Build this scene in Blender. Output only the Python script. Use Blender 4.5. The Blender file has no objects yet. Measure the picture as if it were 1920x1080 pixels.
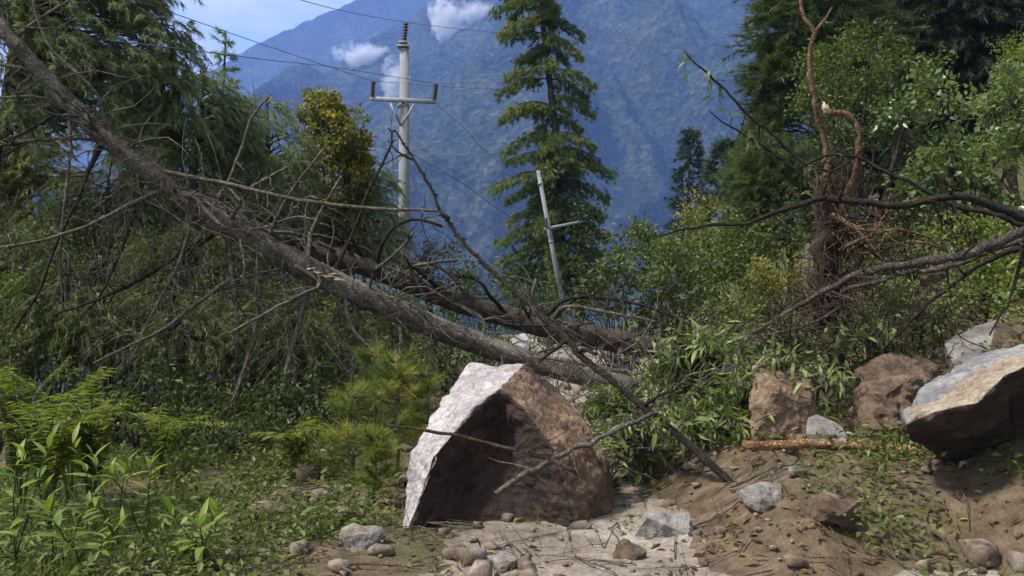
import bpy, bmesh, math, random
import numpy as np
from mathutils import Vector, noise as mnoise

SC = bpy.context.scene
COL = SC.collection
F = 1663.0          # focal length in photograph pixels (1920 wide)
CAMZ = 1.7
HOR = 560.0         # horizon row
# ------------------------------------------------------------------ camera, sky, sun, exposure
cam_d = bpy.data.cameras.new('camera')
cam = bpy.data.objects.new('camera', cam_d)
COL.objects.link(cam)
cam.location = (0, 0, CAMZ)
cam.rotation_euler = (math.radians(90), 0, 0)
cam_d.sensor_width = 36.0
cam_d.lens = F / 1920 * 36.0
cam_d.shift_y = (HOR - 540) / 1920
cam_d.clip_start = 0.1
cam_d.clip_end = 30000
SC.camera = cam

SUN_DIR = Vector((-0.56, -0.20, 0.95)).normalized()      # towards the sun
SUN_EL = math.asin(SUN_DIR.z)
SUN_AZ = math.atan2(SUN_DIR.x, SUN_DIR.y)
world = bpy.data.worlds.new('World')
SC.world = world
world.use_nodes = True
nt = world.node_tree
nt.nodes.clear()
def wn(t, **k):
    n = nt.nodes.new(t)
    for a, b in k.items(): setattr(n, a, b)
    return n
wo = wn('ShaderNodeOutputWorld')
bg = wn('ShaderNodeBackground')
bg.inputs['Strength'].default_value = 0.15
sky = wn('ShaderNodeTexSky', sky_type='NISHITA', sun_disc=False)
sky.sun_elevation = SUN_EL
sky.sun_rotation = SUN_AZ
sky.altitude = 1500
tc = wn('ShaderNodeTexCoord')
mp = wn('ShaderNodeMapping')
mp.inputs['Scale'].default_value = (1.0, 1.0, 2.6)
mp.inputs['Location'].default_value = (0.55, 0.0, 0.3)
cn = wn('ShaderNodeTexNoise')
cn.inputs['Scale'].default_value = 5.0
cn.inputs['Detail'].default_value = 7
cn.inputs['Roughness'].default_value = 0.55
cr = wn('ShaderNodeValToRGB')
cr.color_ramp.elements[0].position = 0.33
cr.color_ramp.elements[1].position = 0.55
cm = wn('ShaderNodeMixRGB')
cm.inputs['Color2'].default_value = (3.5, 3.65, 3.95, 1)
nt.links.new(tc.outputs['Generated'], mp.inputs['Vector'])
nt.links.new(mp.outputs[0], cn.inputs['Vector'])
nt.links.new(cn.outputs['Fac'], cr.inputs['Fac'])
nt.links.new(cr.outputs['Color'], cm.inputs['Fac'])
nt.links.new(sky.outputs[0], cm.inputs['Color1'])
nt.links.new(cm.outputs[0], bg.inputs['Color'])
nt.links.new(bg.outputs[0], wo.inputs['Surface'])

sun_d = bpy.data.lights.new('sun', 'SUN')
sun_d.energy = 3.4
sun_d.angle = math.radians(8.0)
sun_d.color = (1.0, 0.93, 0.82)
sun = bpy.data.objects.new('sun', sun_d)
COL.objects.link(sun)
sun.rotation_euler = SUN_DIR.to_track_quat('Z', 'Y').to_euler()

vs = SC.view_settings
vs.view_transform = 'Standard'
vs.look = 'None'
vs.exposure = 1.08
vs.gamma = 1.0
vs.use_curve_mapping = False
SC.render.engine = 'CYCLES'
SC.cycles.use_denoising = True
SC.cycles.max_bounces = 6
SC.cycles.diffuse_bounces = 3
SC.cycles.glossy_bounces = 2
SC.cycles.transmission_bounces = 4
SC.cycles.transparent_max_bounces = 8
SC.cycles.volume_bounces = 2

# ------------------------------------------------------------------ helpers
RNG = np.random.default_rng(11)
random.seed(4)

def P(px, py, d):
    return np.array(((px - 960) / F * d, d, CAMZ - (py - HOR) / F * d))

def norm(a):
    return a / np.maximum(np.linalg.norm(a, axis=-1, keepdims=True), 1e-9)

_perm = np.random.default_rng(3).permutation(512)
_perm = np.concatenate([_perm, _perm, _perm])
_gang = np.random.default_rng(5).uniform(0, 2 * np.pi, 512)
def perlin(x, y):
    x = np.asarray(x, float); y = np.asarray(y, float)
    xi = np.floor(x).astype(int); yi = np.floor(y).astype(int)
    xf = x - xi; yf = y - yi
    u = xf * xf * xf * (xf * (xf * 6 - 15) + 10); v = yf * yf * yf * (yf * (yf * 6 - 15) + 10)
    def g(ix, iy, dx, dy):
        a = _gang[_perm[(_perm[ix & 511] + iy) & 511]]
        return np.cos(a) * dx + np.sin(a) * dy
    n00 = g(xi, yi, xf, yf); n10 = g(xi + 1, yi, xf - 1, yf)
    n01 = g(xi, yi + 1, xf, yf - 1); n11 = g(xi + 1, yi + 1, xf - 1, yf - 1)
    return ((n00 * (1 - u) + n10 * u) * (1 - v) + (n01 * (1 - u) + n11 * u) * v) * 1.5
def fbm(x, y, o=4):
    s = 0; a = 1.0
    for i in range(o):
        s = s + a * perlin(x * 2 ** i + 17.3 * i, y * 2 ** i + 9.1 * i); a *= 0.5
    return s

def mesh_np(name, V, Fc, rnd=None, smooth=False):
    V = np.asarray(V, np.float32); Fc = np.asarray(Fc, np.int32)
    me = bpy.data.meshes.new(name)
    m, k = Fc.shape
    me.vertices.add(len(V)); me.vertices.foreach_set('co', V.ravel())
    me.loops.add(m * k); me.loops.foreach_set('vertex_index', Fc.ravel())
    me.polygons.add(m); me.polygons.foreach_set('loop_start', np.arange(m, dtype=np.int32) * k)
    if smooth:
        me.polygons.foreach_set('use_smooth', np.ones(m, bool))
    if rnd is not None:
        at = me.attributes.new('rnd', 'FLOAT', 'POINT')
        at.data.foreach_set('value', np.asarray(rnd, np.float32))
    me.update(calc_edges=True)
    return me

def obj(name, me, mat, parent=None, label=None, cat=None, group=None, kind=None):
    o = bpy.data.objects.new(name, me)
    COL.objects.link(o)
    if me is not None and mat is not None and not me.materials:
        me.materials.append(mat)
    if parent is not None:
        o.parent = parent
        o.matrix_parent_inverse.identity()
        if parent.type == 'EMPTY' and me is not None and not o.get('local'):
            o.location = -Vector(parent['base']) if 'base' in parent else (0, 0, 0)
    return tag(o, label, cat, group, kind)
def tag(o, label=None, cat=None, group=None, kind=None):
    if label: o['label'] = label
    if cat: o['category'] = cat
    if group: o['group'] = group
    if kind: o['kind'] = kind
    return o
BASES = {}
def thing(name, base, label, cat, group=None):
    o = bpy.data.objects.new(name, None)
    COL.objects.link(o)
    o.location = Vector(base)
    o.empty_display_size = 0.2
    BASES[o.name] = Vector(base)
    return tag(o, label, cat, group)
def part(name, me, mat, parent, label=None, kind=None):
    """part whose mesh is in world coordinates, under a thing (Empty or mesh part)"""
    o = bpy.data.objects.new(name, me)
    COL.objects.link(o)
    if mat is not None and not me.materials: me.materials.append(mat)
    o.parent = parent
    if parent.name in BASES:
        o.location = -BASES[parent.name]
    return tag(o, label, None, None, kind)

class MB:
    """collects quads/tris of tubes and such (faces padded to quads)"""
    def __init__(s): s.V = []; s.F = []; s.R = []; s.n = 0
    def add(s, V, Fq, r=None):
        V = np.asarray(V, float); s.V.append(V); s.F.append(np.asarray(Fq) + s.n)
        s.R.append(np.full(len(V), RNG.random() if r is None else r)); s.n += len(V)
    def tube(s, pts, rad, sides=6, rough=0.0, r=None, cap=True):
        V, Fq = tube(pts, rad, sides, rough, cap); s.add(V, Fq, r)
    def mesh(s, name, smooth=True):
        return mesh_np(name, np.concatenate(s.V), np.concatenate(s.F), np.concatenate(s.R), smooth)

def tube(pts, rad, sides=6, rough=0.0, cap=True):
    pts = np.asarray(pts, float); rad = np.asarray(rad, float)
    n = len(pts)
    T = np.gradient(pts, axis=0); T = norm(T)
    ref = np.array((0., 0., 1.)) if abs(T[0][2]) < 0.9 else np.array((1., 0., 0.))
    N = np.zeros_like(pts); a = ref - T[0] * ref.dot(T[0]); N[0] = a / np.linalg.norm(a)
    for i in range(1, n):
        a = N[i - 1] - T[i] * N[i - 1].dot(T[i]); N[i] = a / max(np.linalg.norm(a), 1e-9)
    B = np.cross(T, N)
    th = np.linspace(0, 2 * np.pi, sides, endpoint=False)
    R = np.repeat(rad[:, None], sides, 1)
    if rough:
        R = R * (1 + rough * RNG.normal(0, 1, (n, sides)))
    V = pts[:, None] + R[..., None] * (np.cos(th)[None, :, None] * N[:, None] + np.sin(th)[None, :, None] * B[:, None])
    V = V.reshape(-1, 3)
    i = np.arange(n - 1)[:, None] * sides; j = np.arange(sides)[None]; j2 = (j + 1) % sides
    Fq = np.stack([i + j, i + j2, i + sides + j2, i + sides + j], -1).reshape(-1, 4)
    if cap and sides >= 3:
        V = np.concatenate([V, pts[:1], pts[-1:]]); c0 = n * sides; c1 = c0 + 1
        j = np.arange(0, sides, 2); jm = (j + 1) % sides; jn = (j + 2) % sides
        if sides % 2: jn = np.minimum(j + 2, sides) % sides
        Fq = np.concatenate([Fq, np.stack([jn, jm, j, np.full_like(j, c0)], -1)[(jn != j) & (jm != jn)],
                             (np.stack([(n - 1) * sides + j, (n - 1) * sides + jm, (n - 1) * sides + jn, np.full_like(j, c1)], -1))[(jn != j) & (jm != jn)]])
    return V, Fq

def spline(pts, step=0.12, jitter=0.0):
    """Catmull-Rom through rows (x,y,z,r,...)"""
    p = np.asarray(pts, float)
    q = np.vstack([2 * p[0] - p[1], p, 2 * p[-1] - p[-2]])
    out = []
    for i in range(1, len(q) - 2):
        L = np.linalg.norm(q[i + 1][:3] - q[i][:3]); k = max(2, int(L / step))
        t = np.linspace(0, 1, k, endpoint=False)[:, None]
        a, b, c, d = q[i - 1], q[i], q[i + 1], q[i + 2]
        out.append(0.5 * ((2 * b) + (-a + c) * t + (2 * a - 5 * b + 4 * c - d) * t * t + (-a + 3 * b - 3 * c + d) * t ** 3))
    out.append(q[-2][None])
    o = np.concatenate(out)
    if jitter:
        o[1:-1, :3] += RNG.normal(0, jitter, (len(o) - 2, 3))
    return o
def pxpath(rows, step=0.12, jitter=0.0):
    """rows (px, py, distance, half width px) -> world rows with radius"""
    w = [np.append(P(a, b, d), h * d / F) for a, b, d, h in rows]
    return spline(w, step, jitter)

# ---------------- foliage primitives
def needles(B, D, L, W, droop=0.0, bend=None):
    """one thin triangle pair-free blade per row"""
    n = len(B)
    D = norm(D + np.array((0, 0, -1.0)) * droop)
    S = norm(np.cross(D, RNG.normal(0, 1, (n, 3))))
    V = np.empty((n, 3, 3))
    V[:, 0] = B - S * W[:, None] * .5; V[:, 1] = B + S * W[:, None] * .5
    V[:, 2] = B + D * L[:, None]
    return V.reshape(-1, 3), np.arange(3 * n).reshape(-1, 3)
def leaves(B, D, L, W, up=0.6, fold=0.12, curl=0.15):
    n = len(B)
    D = norm(D)
    U = norm(RNG.normal(0, 1, (n, 3)) * (1 - up) + np.array((0, 0, 1.0)) * up)
    S = norm(np.cross(D, U)); N = np.cross(S, D)
    V = np.empty((n, 4, 3))
    V[:, 0] = B
    M = B + D * (L * .42)[:, None] + N * (W * fold)[:, None]
    V[:, 1] = M + S * (W * .5)[:, None]
    V[:, 3] = M - S * (W * .5)[:, None]
    V[:, 2] = B + D * L[:, None] - N * (L * curl)[:, None]
    i = np.arange(n)[:, None] * 4
    Ft = np.concatenate([i + np.array([0, 1, 2]), i + np.array([0, 2, 3])])
    return V.reshape(-1, 3), Ft

# ------------------------------------------------------------------ materials
def mat_new(name):
    m = bpy.data.materials.new(name); m.use_nodes = True
    m.node_tree.nodes.clear()
    return m, m.node_tree
class NB:
    def __init__(s, t): s.t = t
    def n(s, ty, **k):
        x = s.t.nodes.new(ty)
        for a, b in k.items():
            if a.startswith('i_'): x.inputs[a[2:].replace('_', ' ')].default_value = b
            else: setattr(x, a, b)
        return x
    def l(s, a, b): s.t.links.new(a, b)
    def ramp(s, fac, stops):
        r = s.n('ShaderNodeValToRGB'); e = r.color_ramp.elements
        while len(e) < len(stops): e.new(0.5)
        for x, (p, c) in zip(e, stops): x.position = p; x.color = (*c, 1)
        s.l(fac, r.inputs['Fac']); return r.outputs['Color']
    def ramp_f(s, v, lo, hi):
        x = s.n('ShaderNodeMapRange'); x.inputs[1].default_value = lo; x.inputs[2].default_value = hi; s.l(v, x.inputs[0]); return x.outputs[0]
    def noise(s, scale, detail=5, rough=0.55, vec=None, out='Fac'):
        x = s.n('ShaderNodeTexNoise'); x.inputs['Scale'].default_value = scale
        x.inputs['Detail'].default_value = detail; x.inputs['Roughness'].default_value = rough
        if vec is not None: s.l(vec, x.inputs['Vector'])
        return x.outputs[out]
    def mix(s, fac, a, b, bt='MIX'):
        x = s.n('ShaderNodeMixRGB', blend_type=bt)
        for v, i in ((fac, 'Fac'), (a, 'Color1'), (b, 'Color2')):
            if hasattr(v, 'is_linked'): s.l(v, x.inputs[i])
            else: x.inputs[i].default_value = v if i == 'Fac' else (*v, 1)
        return x.outputs[0]
    def bump(s, h, strength=0.5, dist=0.02):
        x = s.n('ShaderNodeBump'); x.inputs['Strength'].default_value = strength; x.inputs['Distance'].default_value = dist
        s.l(h, x.inputs['Height']); return x.outputs[0]
    def pos(s): return s.n('ShaderNodeNewGeometry').outputs['Position']
    def scaled(s, v, sc):
        x = s.n('ShaderNodeMapping'); x.inputs['Scale'].default_value = sc; s.l(v, x.inputs['Vector']); return x.outputs[0]

def leaf_mat(name, stops, trans=0.35, rough=0.5, spec=0.3, tsat=(1.15, 1.25, 0.55)):
    m, t = mat_new(name); b = NB(t)
    at = b.n('ShaderNodeAttribute', attribute_name='rnd')
    col = b.ramp(at.outputs['Fac'], stops)
    col = b.mix(0.35, col, b.ramp(b.noise(1.3, 2, vec=b.pos()), [(0.3, (.55, .6, .55)), (0.7, (1.3, 1.25, 1.1))]), 'MULTIPLY')
    pr = b.n('ShaderNodeBsdfPrincipled'); pr.inputs['Roughness'].default_value = rough
    pr.inputs['Specular IOR Level'].default_value = spec
    b.l(col, pr.inputs['Base Color'])
    tr = b.n('ShaderNodeBsdfTranslucent')
    tcol = b.mix(1.0, col, tsat, 'MULTIPLY'); b.l(tcol, tr.inputs['Color'])
    mx = b.n('ShaderNodeMixShader'); mx.inputs[0].default_value = trans
    b.l(pr.outputs[0], mx.inputs[1]); b.l(tr.outputs[0], mx.inputs[2])
    o = b.n('ShaderNodeOutputMaterial'); b.l(mx.outputs[0], o.inputs['Surface'])
    return m
def bark_mat(name, dark, mid, light, scale=1.0, patch=None):
    m, t = mat_new(name); b = NB(t); p = b.pos()
    n1 = b.noise(9 * scale, 6, .65, p)
    n2 = b.noise(45 * scale, 4, .6, p)
    v = b.n('ShaderNodeTexVoronoi', feature='DISTANCE_TO_EDGE'); v.inputs['Scale'].default_value = 26 * scale
    b.l(b.mix(.12, p, b.noise(20, 3, vec=p, out='Color')), v.inputs['Vector'])
    col = b.ramp(n1, [(.3, dark), (.5, mid), (.72, light)])
    col = b.mix(.55, col, b.ramp(n2, [(.3, (.35, .33, .3)), (.7, (1.5, 1.45, 1.4))]), 'MULTIPLY')
    col = b.mix(.5, col, b.ramp(v.outputs['Distance'], [(0, (.3, .3, .3)), (.12, (1, 1, 1))]), 'MULTIPLY')
    if patch:
        col = b.mix(b.ramp(b.noise(2.4, 4, .6, p), [(.5, (0, 0, 0)), (.66, (.8, .8, .8))]), col, patch)
    h = b.mix(.5, n2, b.ramp(v.outputs['Distance'], [(0, (0, 0, 0)), (.2, (1, 1, 1))]))
    pr = b.n('ShaderNodeBsdfPrincipled'); pr.inputs['Roughness'].default_value = .9
    pr.inputs['Specular IOR Level'].default_value = .2
    b.l(col, pr.inputs['Base Color']); b.l(b.bump(h, 1.0, .05), pr.inputs['Normal'])
    o = b.n('ShaderNodeOutputMaterial'); b.l(pr.outputs[0], o.inputs['Surface'])
    return m
def rock_mat(name, a, c, e, stain=None, scale=1.0, rough=.85, bstr=.7, strata=None):
    m, t = mat_new(name); b = NB(t); p = b.pos()
    n1 = b.noise(2.2 * scale, 7, .65, p); n2 = b.noise(14 * scale, 6, .7, p); n3 = b.noise(90 * scale, 3, .6, p)
    col = b.ramp(n1, [(.32, a), (.5, c), (.7, e)])
    col = b.mix(.6, col, b.ramp(n2, [(.32, (.5, .48, .46)), (.62, (1.25, 1.25, 1.25))]), 'MULTIPLY')
    col = b.mix(.45, col, b.ramp(n3, [(.35, (.55, .55, .55)), (.65, (1.3, 1.3, 1.3))]), 'MULTIPLY')
    if stain:
        s1 = b.noise(3.5 * scale, 6, .7, b.scaled(p, (1, 1, 1.7)))
        col = b.mix(b.ramp(s1, [(.5, (0, 0, 0)), (.62, (.85, .85, .85))]), col, stain)
    h = b.mix(.5, n2, n3)
    if strata:
        wv = b.n('ShaderNodeTexWave', wave_type='BANDS', bands_direction='DIAGONAL'); wv.inputs['Scale'].default_value = strata
        wv.inputs['Distortion'].default_value = 9; wv.inputs['Detail'].default_value = 4; b.l(p, wv.inputs['Vector'])
        h = b.mix(.3, h, wv.outputs['Color'])
    pr = b.n('ShaderNodeBsdfPrincipled'); pr.inputs['Roughness'].default_value = rough
    pr.inputs['Specular IOR Level'].default_value = .3
    b.l(col, pr.inputs['Base Color']); b.l(b.bump(h, bstr, .05), pr.inputs['Normal'])
    o = b.n('ShaderNodeOutputMaterial'); b.l(pr.outputs[0], o.inputs['Surface'])
    return m
def rock_blend(name, A, Bc, C):
    # two looks of one rock and a third darkened with overhang shade; weights b1, b2 are stored on the mesh
    m, t = mat_new(name); b = NB(t); p = b.pos()
    n0 = b.noise(3.5, 7, .7, p); n1 = b.noise(2.2, 7, .65, p); n2 = b.noise(13, 6, .72, p); n3 = b.noise(95, 4, .65, p)
    def look(st):
        c = b.ramp(n1, st)
        c = b.mix(.75, c, b.ramp(n2, [(.34, (.42, .40, .38)), (.62, (1.3, 1.3, 1.3))]), 'MULTIPLY')
        return b.mix(.45, c, b.ramp(n3, [(.35, (.55, .55, .55)), (.65, (1.3, 1.3, 1.3))]), 'MULTIPLY')
    def wt(nm):
        a = b.n('ShaderNodeAttribute', attribute_name=nm)
        x = b.n('ShaderNodeMath', operation='MULTIPLY_ADD'); b.l(n2, x.inputs[0]); x.inputs[1].default_value = .9; b.l(a.outputs['Fac'], x.inputs[2])
        y = b.n('ShaderNodeMath', operation='MULTIPLY_ADD'); b.l(n0, y.inputs[0]); y.inputs[1].default_value = 1.1; b.l(x.outputs[0], y.inputs[2])
        return b.ramp_f(y.outputs[0], 1.38, 1.62)
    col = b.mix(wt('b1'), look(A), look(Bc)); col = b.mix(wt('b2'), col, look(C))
    v = b.n('ShaderNodeTexVoronoi', feature='DISTANCE_TO_EDGE'); v.inputs['Scale'].default_value = 3.2
    b.l(b.mix(.2, p, b.noise(4, 4, vec=p, out='Color')), v.inputs['Vector'])
    col = b.mix(.5, col, b.ramp(v.outputs['Distance'], [(0, (.45, .43, .4)), (.018, (1, 1, 1))]), 'MULTIPLY')
    wv = b.n('ShaderNodeTexWave', bands_direction='DIAGONAL'); wv.inputs['Scale'].default_value = 5; wv.inputs['Distortion'].default_value = 14; wv.inputs['Detail'].default_value = 5; b.l(p, wv.inputs['Vector'])
    h = b.mix(.3, b.mix(.45, n2, n3), wv.outputs['Color'])
    pr = b.n('ShaderNodeBsdfPrincipled'); pr.inputs['Roughness'].default_value = .8; pr.inputs['Specular IOR Level'].default_value = .3
    b.l(col, pr.inputs['Base Color']); b.l(b.bump(h, .8, .045), pr.inputs['Normal'])
    o = b.n('ShaderNodeOutputMaterial'); b.l(pr.outputs[0], o.inputs['Surface'])
    return m
def plain_mat(name, col, rough=.6, metal=0.0, vary=.25, scale=6):
    m, t = mat_new(name); b = NB(t); p = b.pos()
    c = b.mix(vary, col, b.ramp(b.noise(scale, 6, .65, p), [(.3, (.45, .45, .45)), (.7, (1.4, 1.4, 1.4))]), 'MULTIPLY')
    pr = b.n('ShaderNodeBsdfPrincipled'); pr.inputs['Roughness'].default_value = rough; pr.inputs['Metallic'].default_value = metal
    b.l(c, pr.inputs['Base Color']); b.l(b.bump(b.noise(60, 3, .6, p), .25, .01), pr.inputs['Normal'])
    o = b.n('ShaderNodeOutputMaterial'); b.l(pr.outputs[0], o.inputs['Surface'])
    return m

M = {}
M['pine'] = leaf_mat('pine_needles', [(0, (.075, .098, .032)), (.5, (.125, .160, .050)), (.85, (.20, .225, .068)), (1, (.28, .26, .09))], .35, .5)
M['bluepine'] = leaf_mat('blue_pine_needles', [(0, (.125, .165, .080)), (.5, (.20, .255, .125)), (1, (.31, .345, .20))], .5, .5)
M['fir'] = leaf_mat('fir_needles', [(0, (.062, .098, .025)), (.5, (.112, .155, .040)), (1, (.20, .225, .058))], .42, .5)
M['spruce'] = leaf_mat('spruce_needles', [(0, (.020, .040, .028)), (.6, (.036, .062, .038)), (1, (.06, .085, .05))], .3, .55)
M['darkfir'] = leaf_mat('dark_fir_needles', [(0, (.018, .031, .014)), (.6, (.034, .054, .022)), (1, (.06, .085, .032))], .3, .55)
M['greenpine'] = leaf_mat('green_pine_needles', [(0, (.042, .068, .020)), (.5, (.072, .105, .030)), (1, (.12, .15, .045))], .35, .5)
M['youngpine'] = leaf_mat('young_pine_needles', [(0, (.09, .13, .03)), (.5, (.15, .19, .045)), (.9, (.25, .26, .06)), (1, (.42, .34, .06))], .4, .45)
M['leaf'] = leaf_mat('broad_leaves', [(0, (.045, .066, .016)), (.5, (.085, .118, .027)), (1, (.16, .18, .055))], .35, .5, .3)
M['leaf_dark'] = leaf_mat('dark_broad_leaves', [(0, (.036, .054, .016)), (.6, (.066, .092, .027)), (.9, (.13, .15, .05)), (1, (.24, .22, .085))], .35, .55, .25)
M['leaf_light'] = leaf_mat('light_leaves', [(0, (.090, .135, .025)), (.5, (.145, .195, .035)), (1, (.25, .28, .075))], .42, .4, .4)
M['leaf_pale'] = leaf_mat('pale_round_leaves', [(0, (.07, .115, .04)), (.5, (.12, .17, .06)), (1, (.22, .26, .13))], .4, .32, .55)
M['leaf_yellow'] = leaf_mat('yellow_leaves', [(0, (.075, .10, .026)), (.45, (.16, .165, .034)), (.8, (.30, .24, .04)), (1, (.44, .31, .05))], .4, .45)
M['lance'] = leaf_mat('lance_leaves', [(0, (.072, .108, .030)), (.5, (.145, .20, .055)), (.9, (.29, .34, .14)), (1, (.30, .28, .09))], .4, .45, .3)
M['weed'] = leaf_mat('bright_weed_leaves', [(0, (.10, .155, .026)), (.5, (.16, .23, .042)), (1, (.25, .29, .075))], .42, .5, .25)
M['fern'] = leaf_mat('fern_fronds', [(0, (.07, .11, .024)), (.5, (.115, .16, .034)), (1, (.25, .24, .05))], .42, .45)
M['grass'] = leaf_mat('grass_blades', [(0, (.05, .08, .02)), (.5, (.09, .13, .03)), (1, (.20, .19, .07))], .35, .5)
M['vine'] = leaf_mat('hanging_strands', [(0, (.035, .036, .020)), (.5, (.065, .062, .032)), (1, (.12, .11, .06))], .25, .7)
M['bark'] = bark_mat('grey_brown_bark', (.066, .055, .047), (.170, .145, .124), (.31, .275, .245), 1.0, (.28, .27, .23))
M['bark2'] = bark_mat('dark_conifer_bark', (.045, .037, .030), (.105, .087, .070), (.19, .165, .135))
M['branch'] = bark_mat('lichen_branch', (.085, .075, .058), (.20, .182, .142), (.37, .35, .295), 1.6)
M['branch_dark'] = bark_mat('wet_branch', (.022, .017, .014), (.045, .036, .030), (.09, .075, .062), 1.5)
M['trunk'] = bark_mat('standing_trunk_bark', (.035, .028, .022), (.075, .062, .05), (.13, .115, .095), .7)
M['redbark'] = bark_mat('peeled_red_bark', (.10, .055, .032), (.24, .145, .088), (.42, .31, .21), 1.2)
M['rootwood'] = bark_mat('root_wood', (.042, .026, .018), (.092, .060, .040), (.20, .145, .10), 1.3)
M['barewood'] = bark_mat('stripped_wood', (.22, .11, .05), (.38, .22, .11), (.55, .38, .22), 1.1)
M['splinter'] = plain_mat('torn_wood', (.62, .50, .36), .8)
M['granite'] = rock_mat('fresh_granite', (.40, .37, .37), (.56, .53, .53), (.68, .66, .66), (.50, .42, .37), 1.0, .8, .8)
M['rust'] = rock_mat('rusty_rock', (.13, .065, .035), (.26, .14, .075), (.42, .27, .15), (.07, .038, .022), 1.3, .9, 1.0)
M['cavity'] = rock_mat('earthy_rock', (.04, .024, .018), (.07, .042, .03), (.12, .078, .055), None, 1.5, .95, 1.0)
M['slate'] = rock_mat('wet_grey_rock', (.24, .24, .27), (.34, .34, .38), (.45, .44, .46), (.52, .36, .18), 1.0, .42, .6, 6)
M['tan'] = rock_mat('tan_rock', (.30, .20, .11), (.46, .33, .20), (.58, .47, .34), (.50, .30, .09), 1.2, .7, .8)
M['brownrock'] = rock_mat('brown_conglomerate', (.125, .085, .057), (.235, .165, .11), (.36, .27, .19), (.10, .066, .044), 2.0, .95, 1.2)
M['orangerock'] = rock_mat('orange_rock', (.16, .105, .068), (.29, .20, .135), (.42, .33, .245), (.12, .075, .048), 1.3, .9, .9)
M['greyrock'] = rock_mat('grey_rock', (.17, .16, .15), (.27, .255, .24), (.38, .365, .345), (.26, .195, .13), 1.4, .8, .8)
M['split'] = rock_blend('split_granite', [(.32, (.27, .235, .235)), (.5, (.36, .325, .325)), (.7, (.47, .435, .435))], [(.36, (.05, .034, .025)), (.5, (.14, .09, .058)), (.64, (.30, .205, .13))], [(.32, (.020, .013, .010)), (.5, (.038, .024, .018)), (.7, (.075, .048, .034))])  # last ramp: brown rock of the hollow, its shade put into the colour
M['slab'] = rock_blend('wet_slab', [(.32, (.12, .117, .117)), (.5, (.195, .19, .19)), (.7, (.30, .29, .28))], [(.32, (.19, .145, .095)), (.5, (.29, .235, .165)), (.7, (.41, .355, .28))], [(.32, (.024, .018, .015)), (.5, (.045, .034, .028)), (.7, (.08, .06, .05))])  # last ramp paints the overhang's shade onto the undercut front
M['rubble'] = rock_mat('mixed_rubble', (.08, .055, .038), (.21, .16, .12), (.42, .38, .34), None, 2.5)
M['litter'] = leaf_mat('dead_leaves', [(0, (.045, .028, .016)), (.5, (.11, .07, .035)), (.88, (.20, .14, .06)), (1, (.34, .27, .05))], .2, .7, .2)
M['concrete'] = plain_mat('weathered_concrete', (.19, .205, .22), .9, 0, .5, 3)
M['steel'] = plain_mat('galvanised_steel', (.24, .25, .25), .6, .3, .3, 9)
M['porcelain'] = plain_mat('dark_insulator', (.035, .022, .02), .3, 0, .1)
M['wire'] = plain_mat('cable', (.10, .11, .12), .5, .5, .1)

def ground_mat():
    m, t = mat_new('earth_and_litter'); b = NB(t); p = b.pos()
    n1 = b.noise(.6, 6, .6, p); n2 = b.noise(6, 7, .65, p); n3 = b.noise(55, 4, .65, p)
    col = b.ramp(n2, [(.3, (.05, .034, .022)), (.5, (.115, .08, .052)), (.7, (.19, .14, .095))])
    gr = b.ramp(n3, [(.35, (.03, .042, .014)), (.6, (.07, .085, .03))])
    sx = b.n('ShaderNodeSeparateXYZ'); b.l(p, sx.inputs[0])
    far = b.n('ShaderNodeMapRange'); far.inputs[1].default_value = 12; far.inputs[2].default_value = 40; b.l(sx.outputs['Y'], far.inputs[0])
    mk = b.ramp(n1, [(.42, (0, 0, 0)), (.58, (1, 1, 1))])
    mk = b.mix(far.outputs[0], mk, (1, 1, 1))
    nearx = b.n('ShaderNodeMapRange'); nearx.inputs[1].default_value = -1.6; nearx.inputs[2].default_value = .6; nearx.inputs[3].default_value = 0; nearx.inputs[4].default_value = .85; b.l(sx.outputs['X'], nearx.inputs[0])
    fy = b.n('ShaderNodeMapRange'); fy.inputs[1].default_value = 11; fy.inputs[2].default_value = 16; fy.inputs[3].default_value = 1; fy.inputs[4].default_value = 0; b.l(sx.outputs['Y'], fy.inputs[0])
    mm = b.n('ShaderNodeMath', operation='MULTIPLY'); b.l(nearx.outputs[0], mm.inputs[0]); b.l(fy.outputs[0], mm.inputs[1])
    mk = b.mix(mm.outputs[0], mk, (0, 0, 0))
    col = b.mix(mk, col, gr)
    col = b.mix(.4, col, b.ramp(n3, [(.3, (.5, .5, .5)), (.7, (1.5, 1.5, 1.5))]), 'MULTIPLY')
    pr = b.n('ShaderNodeBsdfPrincipled'); pr.inputs['Roughness'].default_value = .95; pr.inputs['Specular IOR Level'].default_value = .2
    b.l(col, pr.inputs['Base Color']); b.l(b.bump(b.mix(.5, n2, n3), .9, .05), pr.inputs['Normal'])
    o = b.n('ShaderNodeOutputMaterial'); b.l(pr.outputs[0], o.inputs['Surface'])
    return m
M['ground'] = ground_mat()
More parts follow.
